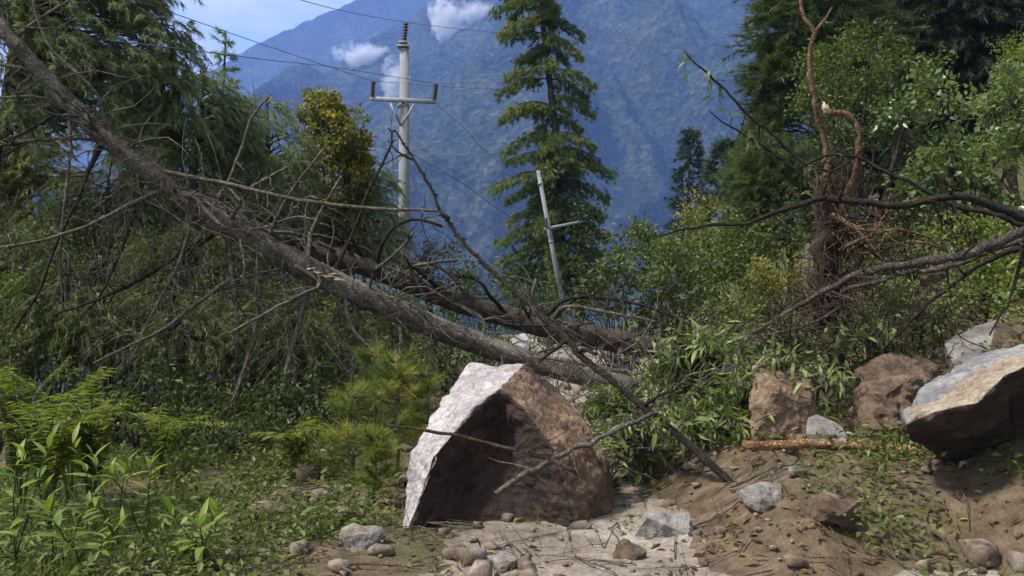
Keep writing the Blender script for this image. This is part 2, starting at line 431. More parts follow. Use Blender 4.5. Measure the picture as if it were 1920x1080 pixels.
def road_mat():
    m, t = mat_new('gravel_road'); b = NB(t); p = b.pos()
    n1 = b.noise(.9, 6, .6, p); n2 = b.noise(9, 7, .7, p); n3 = b.noise(70, 4, .7, p)
    col = b.ramp(n1, [(.3, (.12, .093, .068)), (.5, (.21, .175, .138)), (.7, (.33, .295, .255))])
    col = b.mix(.6, col, b.ramp(n2, [(.3, (.45, .42, .4)), (.65, (1.3, 1.3, 1.3))]), 'MULTIPLY')
    v = b.n('ShaderNodeTexVoronoi'); v.inputs['Scale'].default_value = 32; b.l(p, v.inputs['Vector'])
    col = b.mix(.35, col, b.mix(1.0, col, b.ramp(v.outputs['Color'], [(0, (.1, .1, .1)), (1, (.9, .9, .9))]), 'OVERLAY'))
    pr = b.n('ShaderNodeBsdfPrincipled'); pr.inputs['Roughness'].default_value = .9
    b.l(col, pr.inputs['Base Color']); b.l(b.bump(b.mix(.5, n2, b.mix(.5, n3, v.outputs['Distance'])), 1.0, .04), pr.inputs['Normal'])
    o = b.n('ShaderNodeOutputMaterial'); b.l(pr.outputs[0], o.inputs['Surface'])
    return m
M['road'] = road_mat()
def mountain_mat(name):
    m, t = mat_new(name); b = NB(t); p = b.pos()
    n1 = b.noise(.006, 8, .68, p); n2 = b.noise(.09, 6, .8, p)
    v = b.n('ShaderNodeTexVoronoi'); v.inputs['Scale'].default_value = .14; b.l(p, v.inputs['Vector'])
    col = b.ramp(n1, [(.34, (.016, .024, .016)), (.5, (.030, .042, .025)), (.64, (.055, .062, .038))])
    col = b.mix(.7, col, b.ramp(n2, [(.35, (.25, .3, .25)), (.65, (2.2, 2.0, 1.8))]), 'MULTIPLY')
    col = b.mix(.8, col, b.mix(1.0, col, b.ramp(v.outputs['Color'], [(0, (.1, .1, .1)), (1, (.9, .9, .9))]), 'OVERLAY'))
    scar = b.noise(.011, 6, .7, b.scaled(p, (1.0, .18, .18)))
    col = b.mix(b.ramp(scar, [(.66, (0, 0, 0)), (.76, (.7, .7, .7))]), col, (.20, .19, .17))
    pr = b.n('ShaderNodeBsdfPrincipled'); pr.inputs['Roughness'].default_value = 1.0; pr.inputs['Specular IOR Level'].default_value = 0
    b.l(col, pr.inputs['Base Color']); b.l(b.bump(b.mix(.5, v.outputs['Distance'], n2), .8, 7), pr.inputs['Normal'])
    o = b.n('ShaderNodeOutputMaterial'); b.l(pr.outputs[0], o.inputs['Surface'])
    return m
M['mountain'] = mountain_mat('forested_slope')

# ------------------------------------------------------------------ terrain
def sstep(a):
    a = np.clip(a, 0, 1); return a * a * (3 - 2 * a)
def mound(x, y):
    # slide debris heaped over the right half of the road
    return .46 * sstep((x - .95 - .15 * np.sin(y * 2.1)) / 1.15) * sstep((y - 4.9 - .2 * np.sin(x * 3)) / 1.5) * sstep((13 - y) / 4)
def gz(x, y):
    x = np.asarray(x, float); y = np.asarray(y, float)
    left = np.clip(-x - 2.6, 0, None)
    right = np.clip(x - (3.0 + 0.03 * np.clip(y, 0, 60)), 0, None)
    z = -0.19 * left + 0.48 * right + .012 * right ** 2 * (right < 30)
    z = np.where(right >= 30, -0 + .48 * 30 + .012 * 900 + (right - 30) * .9, z)
    z = np.clip(z, -60, 260)
    far = np.clip(y - 42, 0, None)
    z = z - 0.30 * far
    z = np.maximum(z, -190 + 0.0 * y)
    z = z + mound(x, y)
    amp = np.clip((np.abs(x - .6) - 2.0) / 3, 0.12, 1)
    z = z + np.clip(mound(x, y), 0, .3) * (.22 * np.abs(fbm(x * 2.6, y * 2.6 + 3, 4)) + .05 * fbm(x * 9, y * 9, 2))
    z = z + amp * (.28 * fbm(x * .35 + 3, y * .35) + .09 * fbm(x * 1.4, y * 1.4, 3)) + .02 * fbm(x * 4, y * 4, 2)
    return z
def gp(px, py_unused, d, dz=0.0):
    x = (px - 960) / F * d
    return np.array((x, d, float(gz(x, d)) + dz))

def axis(core0, core1, step, out0, out1, g=1.12):
    a = list(np.arange(core0, core1, step))
    s = step; v = core1
    while v < out1: a.append(v); s *= g; v += s
    a.append(out1)
    s = step; v = core0; lo = []
    while v > out0: s *= g; v -= s; lo.append(max(v, out0))
    return np.array(lo[::-1] + a)
xs = axis(-9, 11, .13, -7000, 7000); ys = axis(3.5, 24, .14, -60, 8000, 1.1)
X, Y = np.meshgrid(xs, ys)
Z = gz(X, Y)
nx, ny = len(xs), len(ys)
i = np.arange(ny - 1)[:, None] * nx + np.arange(nx - 1)[None]
G = np.stack([i, i + 1, i + nx + 1, i + nx], -1).reshape(-1, 4)
obj('ground', mesh_np('ground', np.stack([X, Y, Z], -1).reshape(-1, 3), G, None, True), M['ground'], kind='structure')
# road: a strip of trampled gravel that runs away between the slopes
ty = np.arange(2.0, 44, .16); tu = np.linspace(-1, 1, 40)
U, TY = np.meshgrid(tu, ty)
cx = 1.0 + .9 * np.sin(TY * .09) + .03 * TY
RX = cx + U * (2.05 + .35 * fbm(U * 0 + np.sign(U) * 7, TY * .5, 3))
RZ = gz(RX, TY) + .012 - .8 * np.clip(mound(RX, TY) - .04, 0, 1) - .10 * np.clip(np.abs(U) - .86, 0, 1)
i = np.arange(len(ty) - 1)[:, None] * 40 + np.arange(39)[None]
G = np.stack([i, i + 1, i + 41, i + 40], -1).reshape(-1, 4)
obj('road', mesh_np('road', np.stack([RX, TY, RZ], -1).reshape(-1, 3), G, None, True), M['road'], kind='structure')

SURF = []
def mountain(name, y0, yr, z0, ridge, nx, ny, seed, amp):
    rp = np.array(ridge, float)
    px = np.linspace(rp[0, 0], rp[-1, 0], nx)
    rat = np.interp(px, rp[:, 0], rp[:, 1])
    x = (px - 960) / F * yr
    v = np.concatenate([np.linspace(0, 1, ny), 1 + np.linspace(.01, .35, 40)])
    Xm, Vm = np.meshgrid(x, v); Rm = np.repeat(rat[None], len(v), 0)
    Ym = y0 + (yr - y0) * Vm
    top = Rm * yr
    w = np.where(Vm <= 1, Vm, 1 - (Vm - 1) * 1.6)
    Zm = z0 + (top - z0) * w ** 1.05
    # spurs and gullies that run down the slope
    wx = Xm + 160 * fbm(Xm / 700 + seed, Ym / 700, 3)
    rid = 1 - np.abs(perlin(wx / 420 + seed, Ym / 1500 + seed)) * 2
    rid2 = 1 - np.abs(perlin(wx / 150 + 5 + seed, Ym / 520)) * 2
    env = np.sin(np.clip(w, 0, 1) * np.pi) ** .7
    dZ = amp * (rid * .9 + rid2 * .38) * env + amp * .35 * fbm(Xm / 160, Ym / 160 + seed, 4) * (.3 + .7 * env)
    Ym = Ym - dZ * .6
    Zm = Zm + dZ * .8
    Zm = Zm + 6 * perlin(Xm / 34 + 9, Ym / 34) + 1.2 * RNG.normal(0, 1, Zm.shape)
    n, k = Zm.shape
    i = np.arange(n - 1)[:, None] * k + np.arange(k - 1)[None]
    G = np.stack([i, i + 1, i + k + 1, i + k], -1).reshape(-1, 4)
    SURF.append(np.stack([Xm, Ym, Zm], -1).reshape(-1, 3))
    return obj(name, mesh_np(name, np.stack([Xm, Ym, Zm], -1).reshape(-1, 3), G, None, True), M['mountain'], kind='structure')
# near slope (its edge runs from (560,167) up to the right) and the far ridge behind it
mountain('mountain', 700, 2100, -210, [(-300, -.02), (150, .07), (400, .165), (560, .236), (636, .263), (731, .305), (815, .337), (1000, .385), (1300, .42), (1700, .43), (2300, .40)], 460, 220, 2.3, 120)
mountain('mountain', 2250, 3100, -260, [(-600, .10), (0, .16), (300, .225), (450, .277), (506, .293), (560, .310), (640, .329), (700, .346), (900, .36), (1300, .33)], 330, 130, 7.7, 60)

# ------------------------------------------------------------------ boulders
def rough_mesh(bm, cuts_len, disp, seed, fine=.35):
    for _ in range(5):
        es = [e for e in bm.edges if e.calc_length() > cuts_len]
        if not es: break
        bmesh.ops.subdivide_edges(bm, edges=es, cuts=1, use_grid_fill=True)
        bmesh.ops.triangulate(bm, faces=bm.faces)
    bm.normal_update()
    off = Vector((seed * 3.1, seed * 1.7, seed * 5.3))
    for v in bm.verts:
        p = v.co + off
        a = mnoise.fractal(p * 2.2, 1.0, 2.0, 4) * disp
        cell = mnoise.voronoi(p * 5.0)[0]
        b2 = (cell[1] - cell[0]) * disp * fine * 2
        c2 = mnoise.fractal(p * 11, .8, 2.0, 3) * disp * fine
        lv = p.z * 5.5 + p.x * 1.7 + mnoise.fractal(p * 1.5, 1, 2, 3) * 1.3
        led = (abs((lv % 1.0) - .5) - .25) * disp * .55
        v.co += v.normal * (a + b2 + c2 + led)
def facet_rock(name, verts, faces, mats, label, cuts_len=.05, disp=.03, seed=1, smooth_pre=0):
    bm = bmesh.new()
    vv = [bm.verts.new(v) for v in verts]
    for f, mi in faces:
        fa = bm.faces.new([vv[k] for k in f]); fa.material_index = mi
    bmesh.ops.recalc_face_normals(bm, faces=bm.faces)
    bm.normal_update(); bmesh.ops.bevel(bm, geom=[e for e in bm.edges if e.calc_face_angle(0) > .5], offset=.022, segments=2, affect='EDGES', profile=.6, material=-1)
    bmesh.ops.triangulate(bm, faces=bm.faces)
    rough_mesh(bm, cuts_len, disp, seed)
    bm.verts.index_update()
    W = np.zeros((len(bm.verts), 3))
    for v in bm.verts:
        for f in v.link_faces: W[v.index, f.material_index] += 1 / len(v.link_faces)
    E = np.array([(e.verts[0].index, e.verts[1].index) for e in bm.edges])
    for _ in range(smooth_pre or 9):
        S = W.copy(); c = np.ones(len(W))
        np.add.at(S, E[:, 0], W[E[:, 1]]); np.add.at(S, E[:, 1], W[E[:, 0]]); np.add.at(c, E[:, 0], 1); np.add.at(c, E[:, 1], 1)
        W = S / c[:, None]
    W[:, 1] = W[:, 1] / np.maximum(W[:, 0] + W[:, 1], .02)
    for f in bm.faces: f.material_index = 0
    me = bpy.data.meshes.new(name); bm.to_mesh(me); bm.free()
    for j, nm_ in ((1, 'b1'), (2, 'b2')):
        at = me.attributes.new(nm_, 'FLOAT', 'POINT'); at.data.foreach_set('value', W[:, j].astype(np.float32))
    for x in mats: me.materials.append(x)
    return me
def finish_rock(name, me, label, cat='boulder', group=None):
    n = len(me.vertices); co = np.empty(n * 3, np.float32); me.vertices.foreach_get('co', co); co = co.reshape(-1, 3)
    c = np.array(((co[:, 0].min() + co[:, 0].max()) / 2, (co[:, 1].min() + co[:, 1].max()) / 2, co[:, 2].min()))
    me.vertices.foreach_set('co', (co - c).ravel().astype(np.float32)); me.update()
    o = obj(name, me, None, label=label, cat=cat, group=group); o.location = c
    return o
def hull_rock(name, pts, mats, label, seed, disp=.03, cuts=.06, pick=None, cat='boulder', group=None):
    bm = bmesh.new()
    for p in pts: bm.verts.new(p)
    r = bmesh.ops.convex_hull(bm, input=bm.verts)
    bmesh.ops.delete(bm, geom=[g for g in r['geom_interior'] if isinstance(g, bmesh.types.BMVert)], context='VERTS')
    bmesh.ops.recalc_face_normals(bm, faces=bm.faces)
    bm.normal_update()
    if pick:
        for f in bm.faces: f.material_index = pick(f.normal, f.calc_center_median())
    rough_mesh(bm, cuts, disp, seed)
    me = bpy.data.meshes.new(name); bm.to_mesh(me); bm.free()
    for x in mats: me.materials.append(x)
    return finish_rock(name, me, label, cat, group)

# central boulder with a pale split face, a rusty face and a brown hollow with shade painted in
q = dict(A=(884, 690, 8.0), A2=(930, 685, 7.9), B=(986, 680, 7.5), C=(938, 727, 6.9), L0=(847, 726, 7.7), L1=(829, 757, 7.45), L2=(777, 850, 7.0), L3=(752, 990, 6.8),
         E1=(881, 777, 6.72), E2=(816, 850, 6.5), E3=(765, 990, 6.42), R0=(1013, 703, 7.5), R1=(1041, 723, 7.5), R2=(1106, 807, 7.2), R3=(1135, 860, 7.0), R4=(1150, 990, 6.9),
         D1=(979, 762, 6.78), D2=(1035, 832, 6.62), D3=(1085, 990, 6.5), K0=(945, 830, 6.97), K1=(850, 990, 6.62), K2=(1020, 990, 6.62),
         X1=(880, 730, 8.8), X2=(1080, 790, 8.7), X3=(1150, 960, 8.4), X4=(800, 950, 8.4))
nm = list(q); pts = [P(*q[k]) for k in nm]
def fs(s, mi): return ([nm.index(k) for k in s.split()], mi)
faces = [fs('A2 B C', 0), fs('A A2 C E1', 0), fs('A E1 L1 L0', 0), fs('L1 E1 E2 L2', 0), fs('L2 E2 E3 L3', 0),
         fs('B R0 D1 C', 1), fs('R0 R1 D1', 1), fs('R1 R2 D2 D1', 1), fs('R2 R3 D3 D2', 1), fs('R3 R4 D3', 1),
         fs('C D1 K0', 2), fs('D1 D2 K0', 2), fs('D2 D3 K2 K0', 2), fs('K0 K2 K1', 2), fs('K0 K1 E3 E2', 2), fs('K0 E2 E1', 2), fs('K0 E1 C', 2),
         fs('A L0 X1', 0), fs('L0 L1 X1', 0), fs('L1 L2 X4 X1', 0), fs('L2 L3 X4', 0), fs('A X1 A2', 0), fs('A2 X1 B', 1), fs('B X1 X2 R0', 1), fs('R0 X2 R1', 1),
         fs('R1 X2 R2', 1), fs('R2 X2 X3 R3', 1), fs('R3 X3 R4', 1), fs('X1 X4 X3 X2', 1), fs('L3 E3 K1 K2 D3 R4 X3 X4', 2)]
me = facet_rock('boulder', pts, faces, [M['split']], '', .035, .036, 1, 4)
finish_rock('boulder', me, 'large split boulder with a pale flat face and a rusty brown side, hollow beneath')

# slab boulder at the edge on the bank
q = dict(T1=(1698, 797, 5.95), T2=(1713, 742, 6.35), T3=(1794, 684, 6.9), T4=(1920, 643, 7.1), T5=(2180, 610, 7.2), F1=(1754, 772, 5.8), F2=(1833, 755, 5.7), F3=(1884, 703, 5.8),
         F4=(1930, 682, 5.75), F5=(2180, 670, 5.75), G1=(1705, 822, 6.05), G2=(1765, 862, 6.35), G3=(1790, 1000, 6.75), G4=(2180, 1000, 6.75), G5=(1900, 840, 6.4), G6=(2180, 830, 6.4),
         M1=(1722, 768, 6.1), M2=(1800, 728, 6.3), M3=(1868, 683, 6.45), M4=(1930, 662, 6.45), M5=(2180, 640, 6.5), X1=(1760, 760, 7.4), X2=(1850, 720, 7.9), X3=(2180, 700, 7.9), X4=(1830, 930, 7.9), X5=(2180, 930, 7.9))
nm = list(q); pts = [P(*q[k]) for k in nm]
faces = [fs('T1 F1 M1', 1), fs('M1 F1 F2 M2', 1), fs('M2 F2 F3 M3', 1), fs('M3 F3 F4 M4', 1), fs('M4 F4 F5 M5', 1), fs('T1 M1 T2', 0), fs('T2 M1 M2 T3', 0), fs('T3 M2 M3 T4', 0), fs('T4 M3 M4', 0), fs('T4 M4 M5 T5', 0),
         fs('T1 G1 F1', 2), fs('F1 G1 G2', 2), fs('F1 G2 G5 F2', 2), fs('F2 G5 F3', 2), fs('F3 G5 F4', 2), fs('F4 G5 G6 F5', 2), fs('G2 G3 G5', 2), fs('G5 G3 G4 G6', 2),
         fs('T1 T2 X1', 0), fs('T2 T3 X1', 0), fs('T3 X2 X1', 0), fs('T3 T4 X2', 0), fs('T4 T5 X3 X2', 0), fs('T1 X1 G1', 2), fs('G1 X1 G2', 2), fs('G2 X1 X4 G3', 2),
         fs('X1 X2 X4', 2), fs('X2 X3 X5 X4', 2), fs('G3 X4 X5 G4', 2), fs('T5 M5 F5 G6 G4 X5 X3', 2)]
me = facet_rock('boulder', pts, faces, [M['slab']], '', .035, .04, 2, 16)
finish_rock('boulder', me, 'tilted slab boulder with wet grey and tan top over an undercut front painted dark with its shade')

def PP(l): return [P(*a) for a in l]
def pick_top(n, c): return 0 if (n.z > .1 or n.x < -.3) else 1
hull_rock('boulder', PP([(1772, 645, 8.6), (1868, 601, 8.9), (1835, 612, 9.4), (1792, 690, 8.3), (1850, 680, 8.1), (1932, 640, 8.7), (1915, 628, 9.6), (1930, 720, 8.4), (1780, 720, 9.3), (1800, 740, 8.5), (1930, 740, 9.6)]),
          [M['greyrock'], M['brownrock']], 'angular grey rock with a ridge, perched behind the tilted slab', 3, .025, .05, lambda n, c: 0 if n.x < .15 else 1)
hull_rock('boulder', PP([(1876, 590, 10.2), (1905, 574, 10.4), (1990, 560, 10.6), (1990, 640, 10.2), (1880, 640, 10.1), (1900, 640, 11.2), (1990, 600, 11.3), (1940, 600, 9.9)]),
          [M['greyrock']], 'pale grey rock highest on the bank above the angular rock', 4, .03, .06)
hull_rock('boulder', PP([(1600, 760, 7.7), (1612, 700, 7.9), (1660, 674, 8.0), (1725, 672, 8.1), (1752, 692, 8.0), (1740, 760, 7.6), (1700, 840, 7.3), (1630, 835, 7.3), (1598, 820, 7.5), (1650, 890, 7.4), (1720, 890, 7.4), (1620, 890, 8.2), (1740, 880, 8.3), (1640, 700, 8.6), (1740, 710, 8.6), (1660, 740, 7.35), (1690, 720, 7.45)]),
          [M['brownrock']], 'rounded brown earthy boulder between the orange block and the tilted slab', 5, .09, .04)
hull_rock('boulder', PP([(1412, 700, 7.8), (1425, 686, 8.0), (1490, 688, 8.1), (1530, 715, 8.0), (1405, 770, 7.6), (1408, 840, 7.5), (1520, 840, 7.5), (1518, 760, 7.55), (1450, 730, 7.45), (1415, 900, 7.6), (1505, 900, 7.6), (1420, 890, 8.4), (1510, 880, 8.4)]),
          [M['orangerock']], 'upright orange block of rock half hidden by lance leaves', 6, .05, .035)
hull_rock('boulder', PP([(1516, 785, 7.3), (1530, 777, 7.4), (1560, 790, 7.3), (1605, 815, 7.2), (1600, 850, 7.2), (1520, 855, 7.2), (1512, 815, 7.2), (1560, 870, 7.15), (1590, 850, 7.6), (1530, 850, 7.6)]),
          [M['greyrock'], M['greyrock']], 'small grey wedge of rock at the foot of the brown boulder', 7, .035, .03)
hull_rock('stone', PP([(960, 636, 13), (968, 628, 13.1), (985, 626, 13.1), (993, 640, 13), (990, 655, 12.9), (962, 652, 12.9), (970, 660, 13.2), (985, 660, 13.5), (965, 640, 13.5)]),
          [M['slate']], 'blue grey stone lying beside the lower fallen log', 8, .012, .04, cat='stone')
hull_rock('stone', PP([(996, 648, 12.8), (1004, 641, 12.9), (1015, 645, 12.8), (1018, 655, 12.7), (1008, 660, 12.7), (996, 657, 12.8), (1005, 660, 13.1), (1014, 648, 13.1)]),
          [M['greyrock']], 'small pale round stone next to the blue grey stone', 9, .008, .035, cat='stone')
for k, (px, d, w, h) in enumerate([(1250, 6.3, 120, 70), (1420, 6.0, 90, 46), (1180, 5.75, 60, 34), (680, 6.1, 80, 40), (1560, 5.7, 110, 60), (940, 5.6, 70, 30)]):
    g0 = gp(px, 0, d); rr = random.Random(k + 40)
    s = w / F * d / 2; hh = h / F * d
    pts = []
    for _ in range(16):
        a = rr.uniform(0, 6.28); e = rr.uniform(-.3, 1)
        pts.append(g0 + np.array((math.cos(a) * s * rr.uniform(.7, 1), math.sin(a) * s * .9 * rr.uniform(.7, 1), e * hh * .8)))
    lab = ['grey stone on the bare earth below the leafy tangle', 'low grey stone in front of the debarked pole', 'small flat stone right of the split boulder foot',
           'grey stone in the weeds left of the split boulder', 'brown stone on the earth beneath the tilted slab', 'flat stone on the gravel in front of the split boulder'][k]
    hull_rock('stone', pts, [M[['greyrock', 'greyrock', 'brownrock', 'greyrock', 'brownrock', 'greyrock'][k]]], lab, 20 + k, .045, .03, cat='stone')

# ------------------------------------------------------------------ fallen trees and branches
def add_twigs(mb, path, n, lmin, lmax, rr, sides=3, up=0.0, t0=.15):
    """side twigs along a path (rows x,y,z,r)"""
    m = len(path)
    for _ in range(n):
        k = int(rr.uniform(t0, 1) * (m - 2)) + 1
        p = path[k, :3]; t = norm(path[min(k + 1, m - 1), :3] - path[k - 1, :3])
        s = norm(np.cross(t, RNG.normal(0, 1, 3)))
        d = norm(t * rr.uniform(.2, .9) + s + np.array((0, 0, up)))
        L = rr.uniform(lmin, lmax); r0 = min(path[k, 3] * .55, .012 + L * .006)
        pts = [np.append(p, r0)]
        for q_ in range(1, 5):
            d = norm(d + RNG.normal(0, .22, 3))
            pts.append(np.append(pts[-1][:3] + d * L / 4, max(r0 * (1 - q_ / 4.6), .0025)))
        s2 = np.array(pts); mb.tube(s2[:, :3], s2[:, 3], sides, .05)
def branch(parent, rows, mat, twigs=6, lmin=.15, lmax=.6, sides=6, name='branch', label=None, jit=.004, up=0.0, rough=.07):
    rr = random.Random(int(rows[0][0] * 7 + rows[0][1] * 3 + twigs))
    p = pxpath(rows, .11, jit)
    p[:, 3] *= .78 * (1 + RNG.normal(0, .06, len(p)))
    mb = MB(); mb.tube(p[:, :3], p[:, 3], sides, rough)
    add_twigs(mb, p, twigs, lmin, lmax, rr, 3, up)
    return part(name, mb.mesh(name), mat, parent, label), p

def bark_tube(p, sides):
    # trunk with plates, knots and lengthwise furrows
    V, Fq = tube(p[:, :3], p[:, 3], sides, .012)
    n = len(p) * sides
    for k in range(n):
        c = p[k // sides]; r = c[3]; a = (k % sides) / sides * 6.283; l = (k // sides) * .05
        q_ = Vector((math.cos(a) * 1.6, math.sin(a) * 1.6, l * 1.1))
        f = .10 * mnoise.fractal(q_ * 1.2, 1, 2, 3) + .07 * abs(mnoise.noise(q_ * 4.1)) + .05 * mnoise.noise(q_ * 9)
        kn = mnoise.noise(q_ * .9 + Vector((9, 3, 5)))
        if kn > .52: f += (kn - .52) * 1.2
        V[k] = c[:3] + (V[k] - c[:3]) * (1 + f)
    return V, Fq
root = P(1150, 716, 11.6)
t1 = thing('fallen_tree', root, 'long dead conifer leaning up to the upper left, its butt behind the split boulder', 'fallen tree', 'fallen trees across the road')
rows1 = [(-120, -70, 10.0, 15), (0, 44, 10.1, 16.5), (24, 76, 10.1, 17), (80, 139, 10.2, 18.5), (131, 195, 10.3, 20), (199, 259, 10.4, 23), (279, 319, 10.5, 25), (339, 367, 10.6, 26),
         (418, 420, 10.7, 27), (453, 438, 10.8, 28), (532, 481, 10.9, 29), (591, 512, 11.0, 30), (678, 552, 11.1, 29), (757, 588, 11.2, 28), (836, 622, 11.3, 27), (915, 650, 11.4, 27), (960, 664, 11.4, 26),
         (1050, 694, 11.5, 25), (1150, 718, 11.6, 24), (1200, 730, 11.7, 20)]
p1 = pxpath(rows1, .05, .004); p1[:, 3] *= .76
V, Fq = bark_tube(p1, 26)
part('trunk', mesh_np('trunk', V, Fq, None, True), M['bark'], t1)
LOG1 = [
 [(115, 189, 10.3, 5), (60, 181, 10.1, 4), (-40, 184, 9.9, 3)],
 [(191, 265, 10.4, 5), (131, 259, 10.2, 4.5), (52, 265, 10.0, 4), (-40, 280, 9.8, 3)],
 [(123, 205, 10.3, 5), (60, 239, 10.0, 3.5), (12, 267, 9.8, 2.5)],
 [(80, 139, 10.2, 5), (40, 127, 10.1, 4), (-30, 117, 10.0, 3)],
 [(200, 255, 10.4, 6), (197, 225, 10.3, 5), (190, 195, 10.3, 5), (167, 159, 10.2, 4.5), (100, 96, 10.2, 4), (72, 40, 10.2, 3), (60, -10, 10.2, 2.5)],
 [(24, 76, 10.1, 5), (60, 44, 10.2, 4), (131, 0, 10.3, 3), (170, -20, 10.3, 2.5)],
 [(22, 72, 10.1, 5), (12, 10, 10.0, 4), (0, -30, 10.0, 3)],
 [(131, 200, 10.3, 6), (131, 260, 10.2, 5), (128, 319, 10.1, 4.5), (119, 400, 10.0, 4), (112, 500, 10.0, 3), (118, 580, 10, 2)],
 [(192, 270, 10.4, 7), (163, 327, 10.2, 6), (143, 382, 10.0, 5), (112, 440, 9.9, 4.5), (75, 540, 9.8, 4), (28, 618, 9.7, 3)],
 [(303, 355, 10.5, 6), (239, 386, 10.2, 5), (146, 430, 9.9, 4.5), (60, 455, 9.6, 4), (-30, 468, 9.4, 3)],
 [(275, 318, 10.5, 6), (300, 320, 10.5, 5.5), (360, 332, 10.5, 5.5), (430, 346, 10.5, 5.5), (560, 375, 10.4, 5), (700, 391, 10.4, 4.5), (826, 394, 10.4, 3.5)],
 [(505, 440, 10.8, 5), (510, 426, 10.8, 4.5), (538, 371, 10.7, 4), (570, 327, 10.6, 3.5), (611, 274, 10.5, 3)],
 [(400, 400, 10.7, 5), (402, 386, 10.7, 4.5), (422, 351, 10.7, 4), (450, 287, 10.7, 4), (470, 223, 10.7, 3.5), (504, 182, 10.7, 3)],
 [(424, 422, 10.7, 6), (446, 390, 10.6, 5), (474, 351, 10.5, 4), (540, 313, 10.4, 3)],
 [(402, 440, 10.7, 7), (343, 473, 10.5, 5), (276, 517, 10.3, 4.5), (197, 556, 10.0, 4), (99, 592, 9.8, 2.5)],
 [(490, 478, 10.9, 7), (410, 540, 10.5, 5.5), (355, 580, 10.3, 5), (304, 619, 10.1, 4.5), (244, 647, 9.9, 4), (174, 682, 9.7, 2.5)],
 [(493, 485, 10.9, 8), (489, 529, 10.8, 6.5), (477, 627, 10.6, 5.5), (453, 706, 10.4, 4.5), (434, 753, 10.2, 4), (390, 812, 10.0, 3)],
 [(582, 520, 11.0, 9), (564, 596, 10.8, 7), (540, 682, 10.5, 6), (517, 761, 10.2, 5), (457, 852, 9.8, 4.5), (420, 905, 9.6, 3)],
 [(426, 430, 10.7, 8), (438, 529, 10.6, 6.5), (446, 620, 10.5, 5), (442, 680, 10.5, 3)],
 [(358, 380, 10.6, 8), (355, 430, 10.5, 6), (331, 501, 10.3, 5), (300, 560, 10.2, 4.5), (256, 643, 10.0, 3.5), (215, 700, 9.9, 2.5)],
 [(270, 330, 10.5, 7), (237, 442, 10.2, 5), (213, 501, 10.1, 4), (189, 552, 10.0, 3), (150, 600, 10, 2)],
 [(645, 545, 11.0, 7), (660, 610, 10.9, 5), (700, 660, 10.7, 4), (728, 705, 10.6, 3)],
 [(655, 548, 11.1, 7), (668, 590, 11.0, 5), (662, 690, 10.9, 4), (655, 740, 10.8, 3)],
 [(540, 490, 10.9, 6), (600, 530, 10.5, 5), (560, 556, 10.2, 4.5), (520, 575, 10.0, 4), (430, 625, 9.8, 3)],
 [(575, 500, 11, 6), (583, 440, 11.2, 5), (600, 400, 11.2, 4), (640, 330, 11.3, 3)],
 [(330, 360, 10.6, 7), (360, 365, 10.4, 5), (395, 405, 10.3, 5), (425, 430, 10.2, 4)],
 [(620, 520, 11.1, 6), (665, 430, 11.3, 4.5), (690, 360, 11.4, 4), (735, 268, 11.6, 3), (728, 240, 11.6, 2)],
 [(745, 585, 11.2, 6), (752, 640, 11.0, 5), (745, 700, 10.9, 4)],
]
for k, r in enumerate(LOG1):
    branch(t1, r, M['branch'] if k % 6 != 2 else M['branch_dark'], 9, .15, .75, 6, up=-.25)
# dry stubs along the trunk
mb = MB()
for _ in range(240):
    k = int(RNG.uniform(.12, .85) * len(p1)); c = p1[k]; s = norm(RNG.normal(0, 1, 3) + np.array((0, -.3, .35)))
    L = RNG.uniform(.06, .3) if RNG.random() < .5 else RNG.uniform(.3, 1.1)
    q0 = c[:3] + s * c[3] * .8; r0 = .007 + .006 * L; pp = [q0]; dd = s
    for j in range(4): dd = norm(dd + RNG.normal(0, .2, 3) + np.array((0, 0, -.08))); pp.append(pp[-1] + dd * L / 4)
    mb.tube(pp, [r0, r0 * .8, r0 * .6, r0 * .45, r0 * .25], 4, .1)
part('branch_stubs', mb.mesh('branch_stubs'), M['branch'], t1, kind='stuff')
mb = MB(); rr = random.Random(15)
for _ in range(400):
    k = int(rr.uniform(.26, .72) * len(p1)); c = p1[k, :3] + np.array((rr.uniform(-.3, .3), rr.uniform(-.5, .3), -rr.random() ** 1.6 * 1.9))
    if c[2] < gz(c[0], c[1]) + .1: continue
    dd = norm(np.array((rr.uniform(-.9, .5), rr.uniform(-.5, .4), rr.uniform(-1.1, .15)))); L = rr.uniform(.3, 1.25); r0 = rr.uniform(.003, .008)
    q_ = [np.append(c, r0)]
    for j in range(1, 6):
        dd = norm(dd + RNG.normal(0, .2, 3) + np.array((0, 0, -.07))); q_.append(np.append(q_[-1][:3] + dd * L / 5, r0 * (1 - j / 6.5)))
    q_ = np.array(q_); mb.tube(q_[:, :3], q_[:, 3], 3, cap=False)
    for _2 in range(3):
        b0 = q_[rr.randrange(1, 5)]; e = norm(dd + RNG.normal(0, .6, 3)) * rr.uniform(.08, .3); mb.tube([b0[:3], b0[:3] + e * .5, b0[:3] + e + np.array((0, 0, -.02))], [.0035, .003, .0015], 3, cap=False)
part('twigs', mb.mesh('twigs'), M['branch'], t1, kind='stuff')
# torn pale wound where the trunk cracked
mb = MB()
for _ in range(12):
    a = P(RNG.uniform(575, 640), 0, 11.0); px = RNG.uniform(572, 640); c = P(px, 503 + (px - 572) * .28 + RNG.uniform(-3, 8), 10.82)
    mb.tube([c, c + np.array((RNG.uniform(.05, .2), RNG.uniform(-.06, 0), -.02 + RNG.uniform(-.03, .05)))], [.012, .003], 4, .1)
part('torn_wood', mb.mesh('torn_wood', False), M['splinter'], t1)

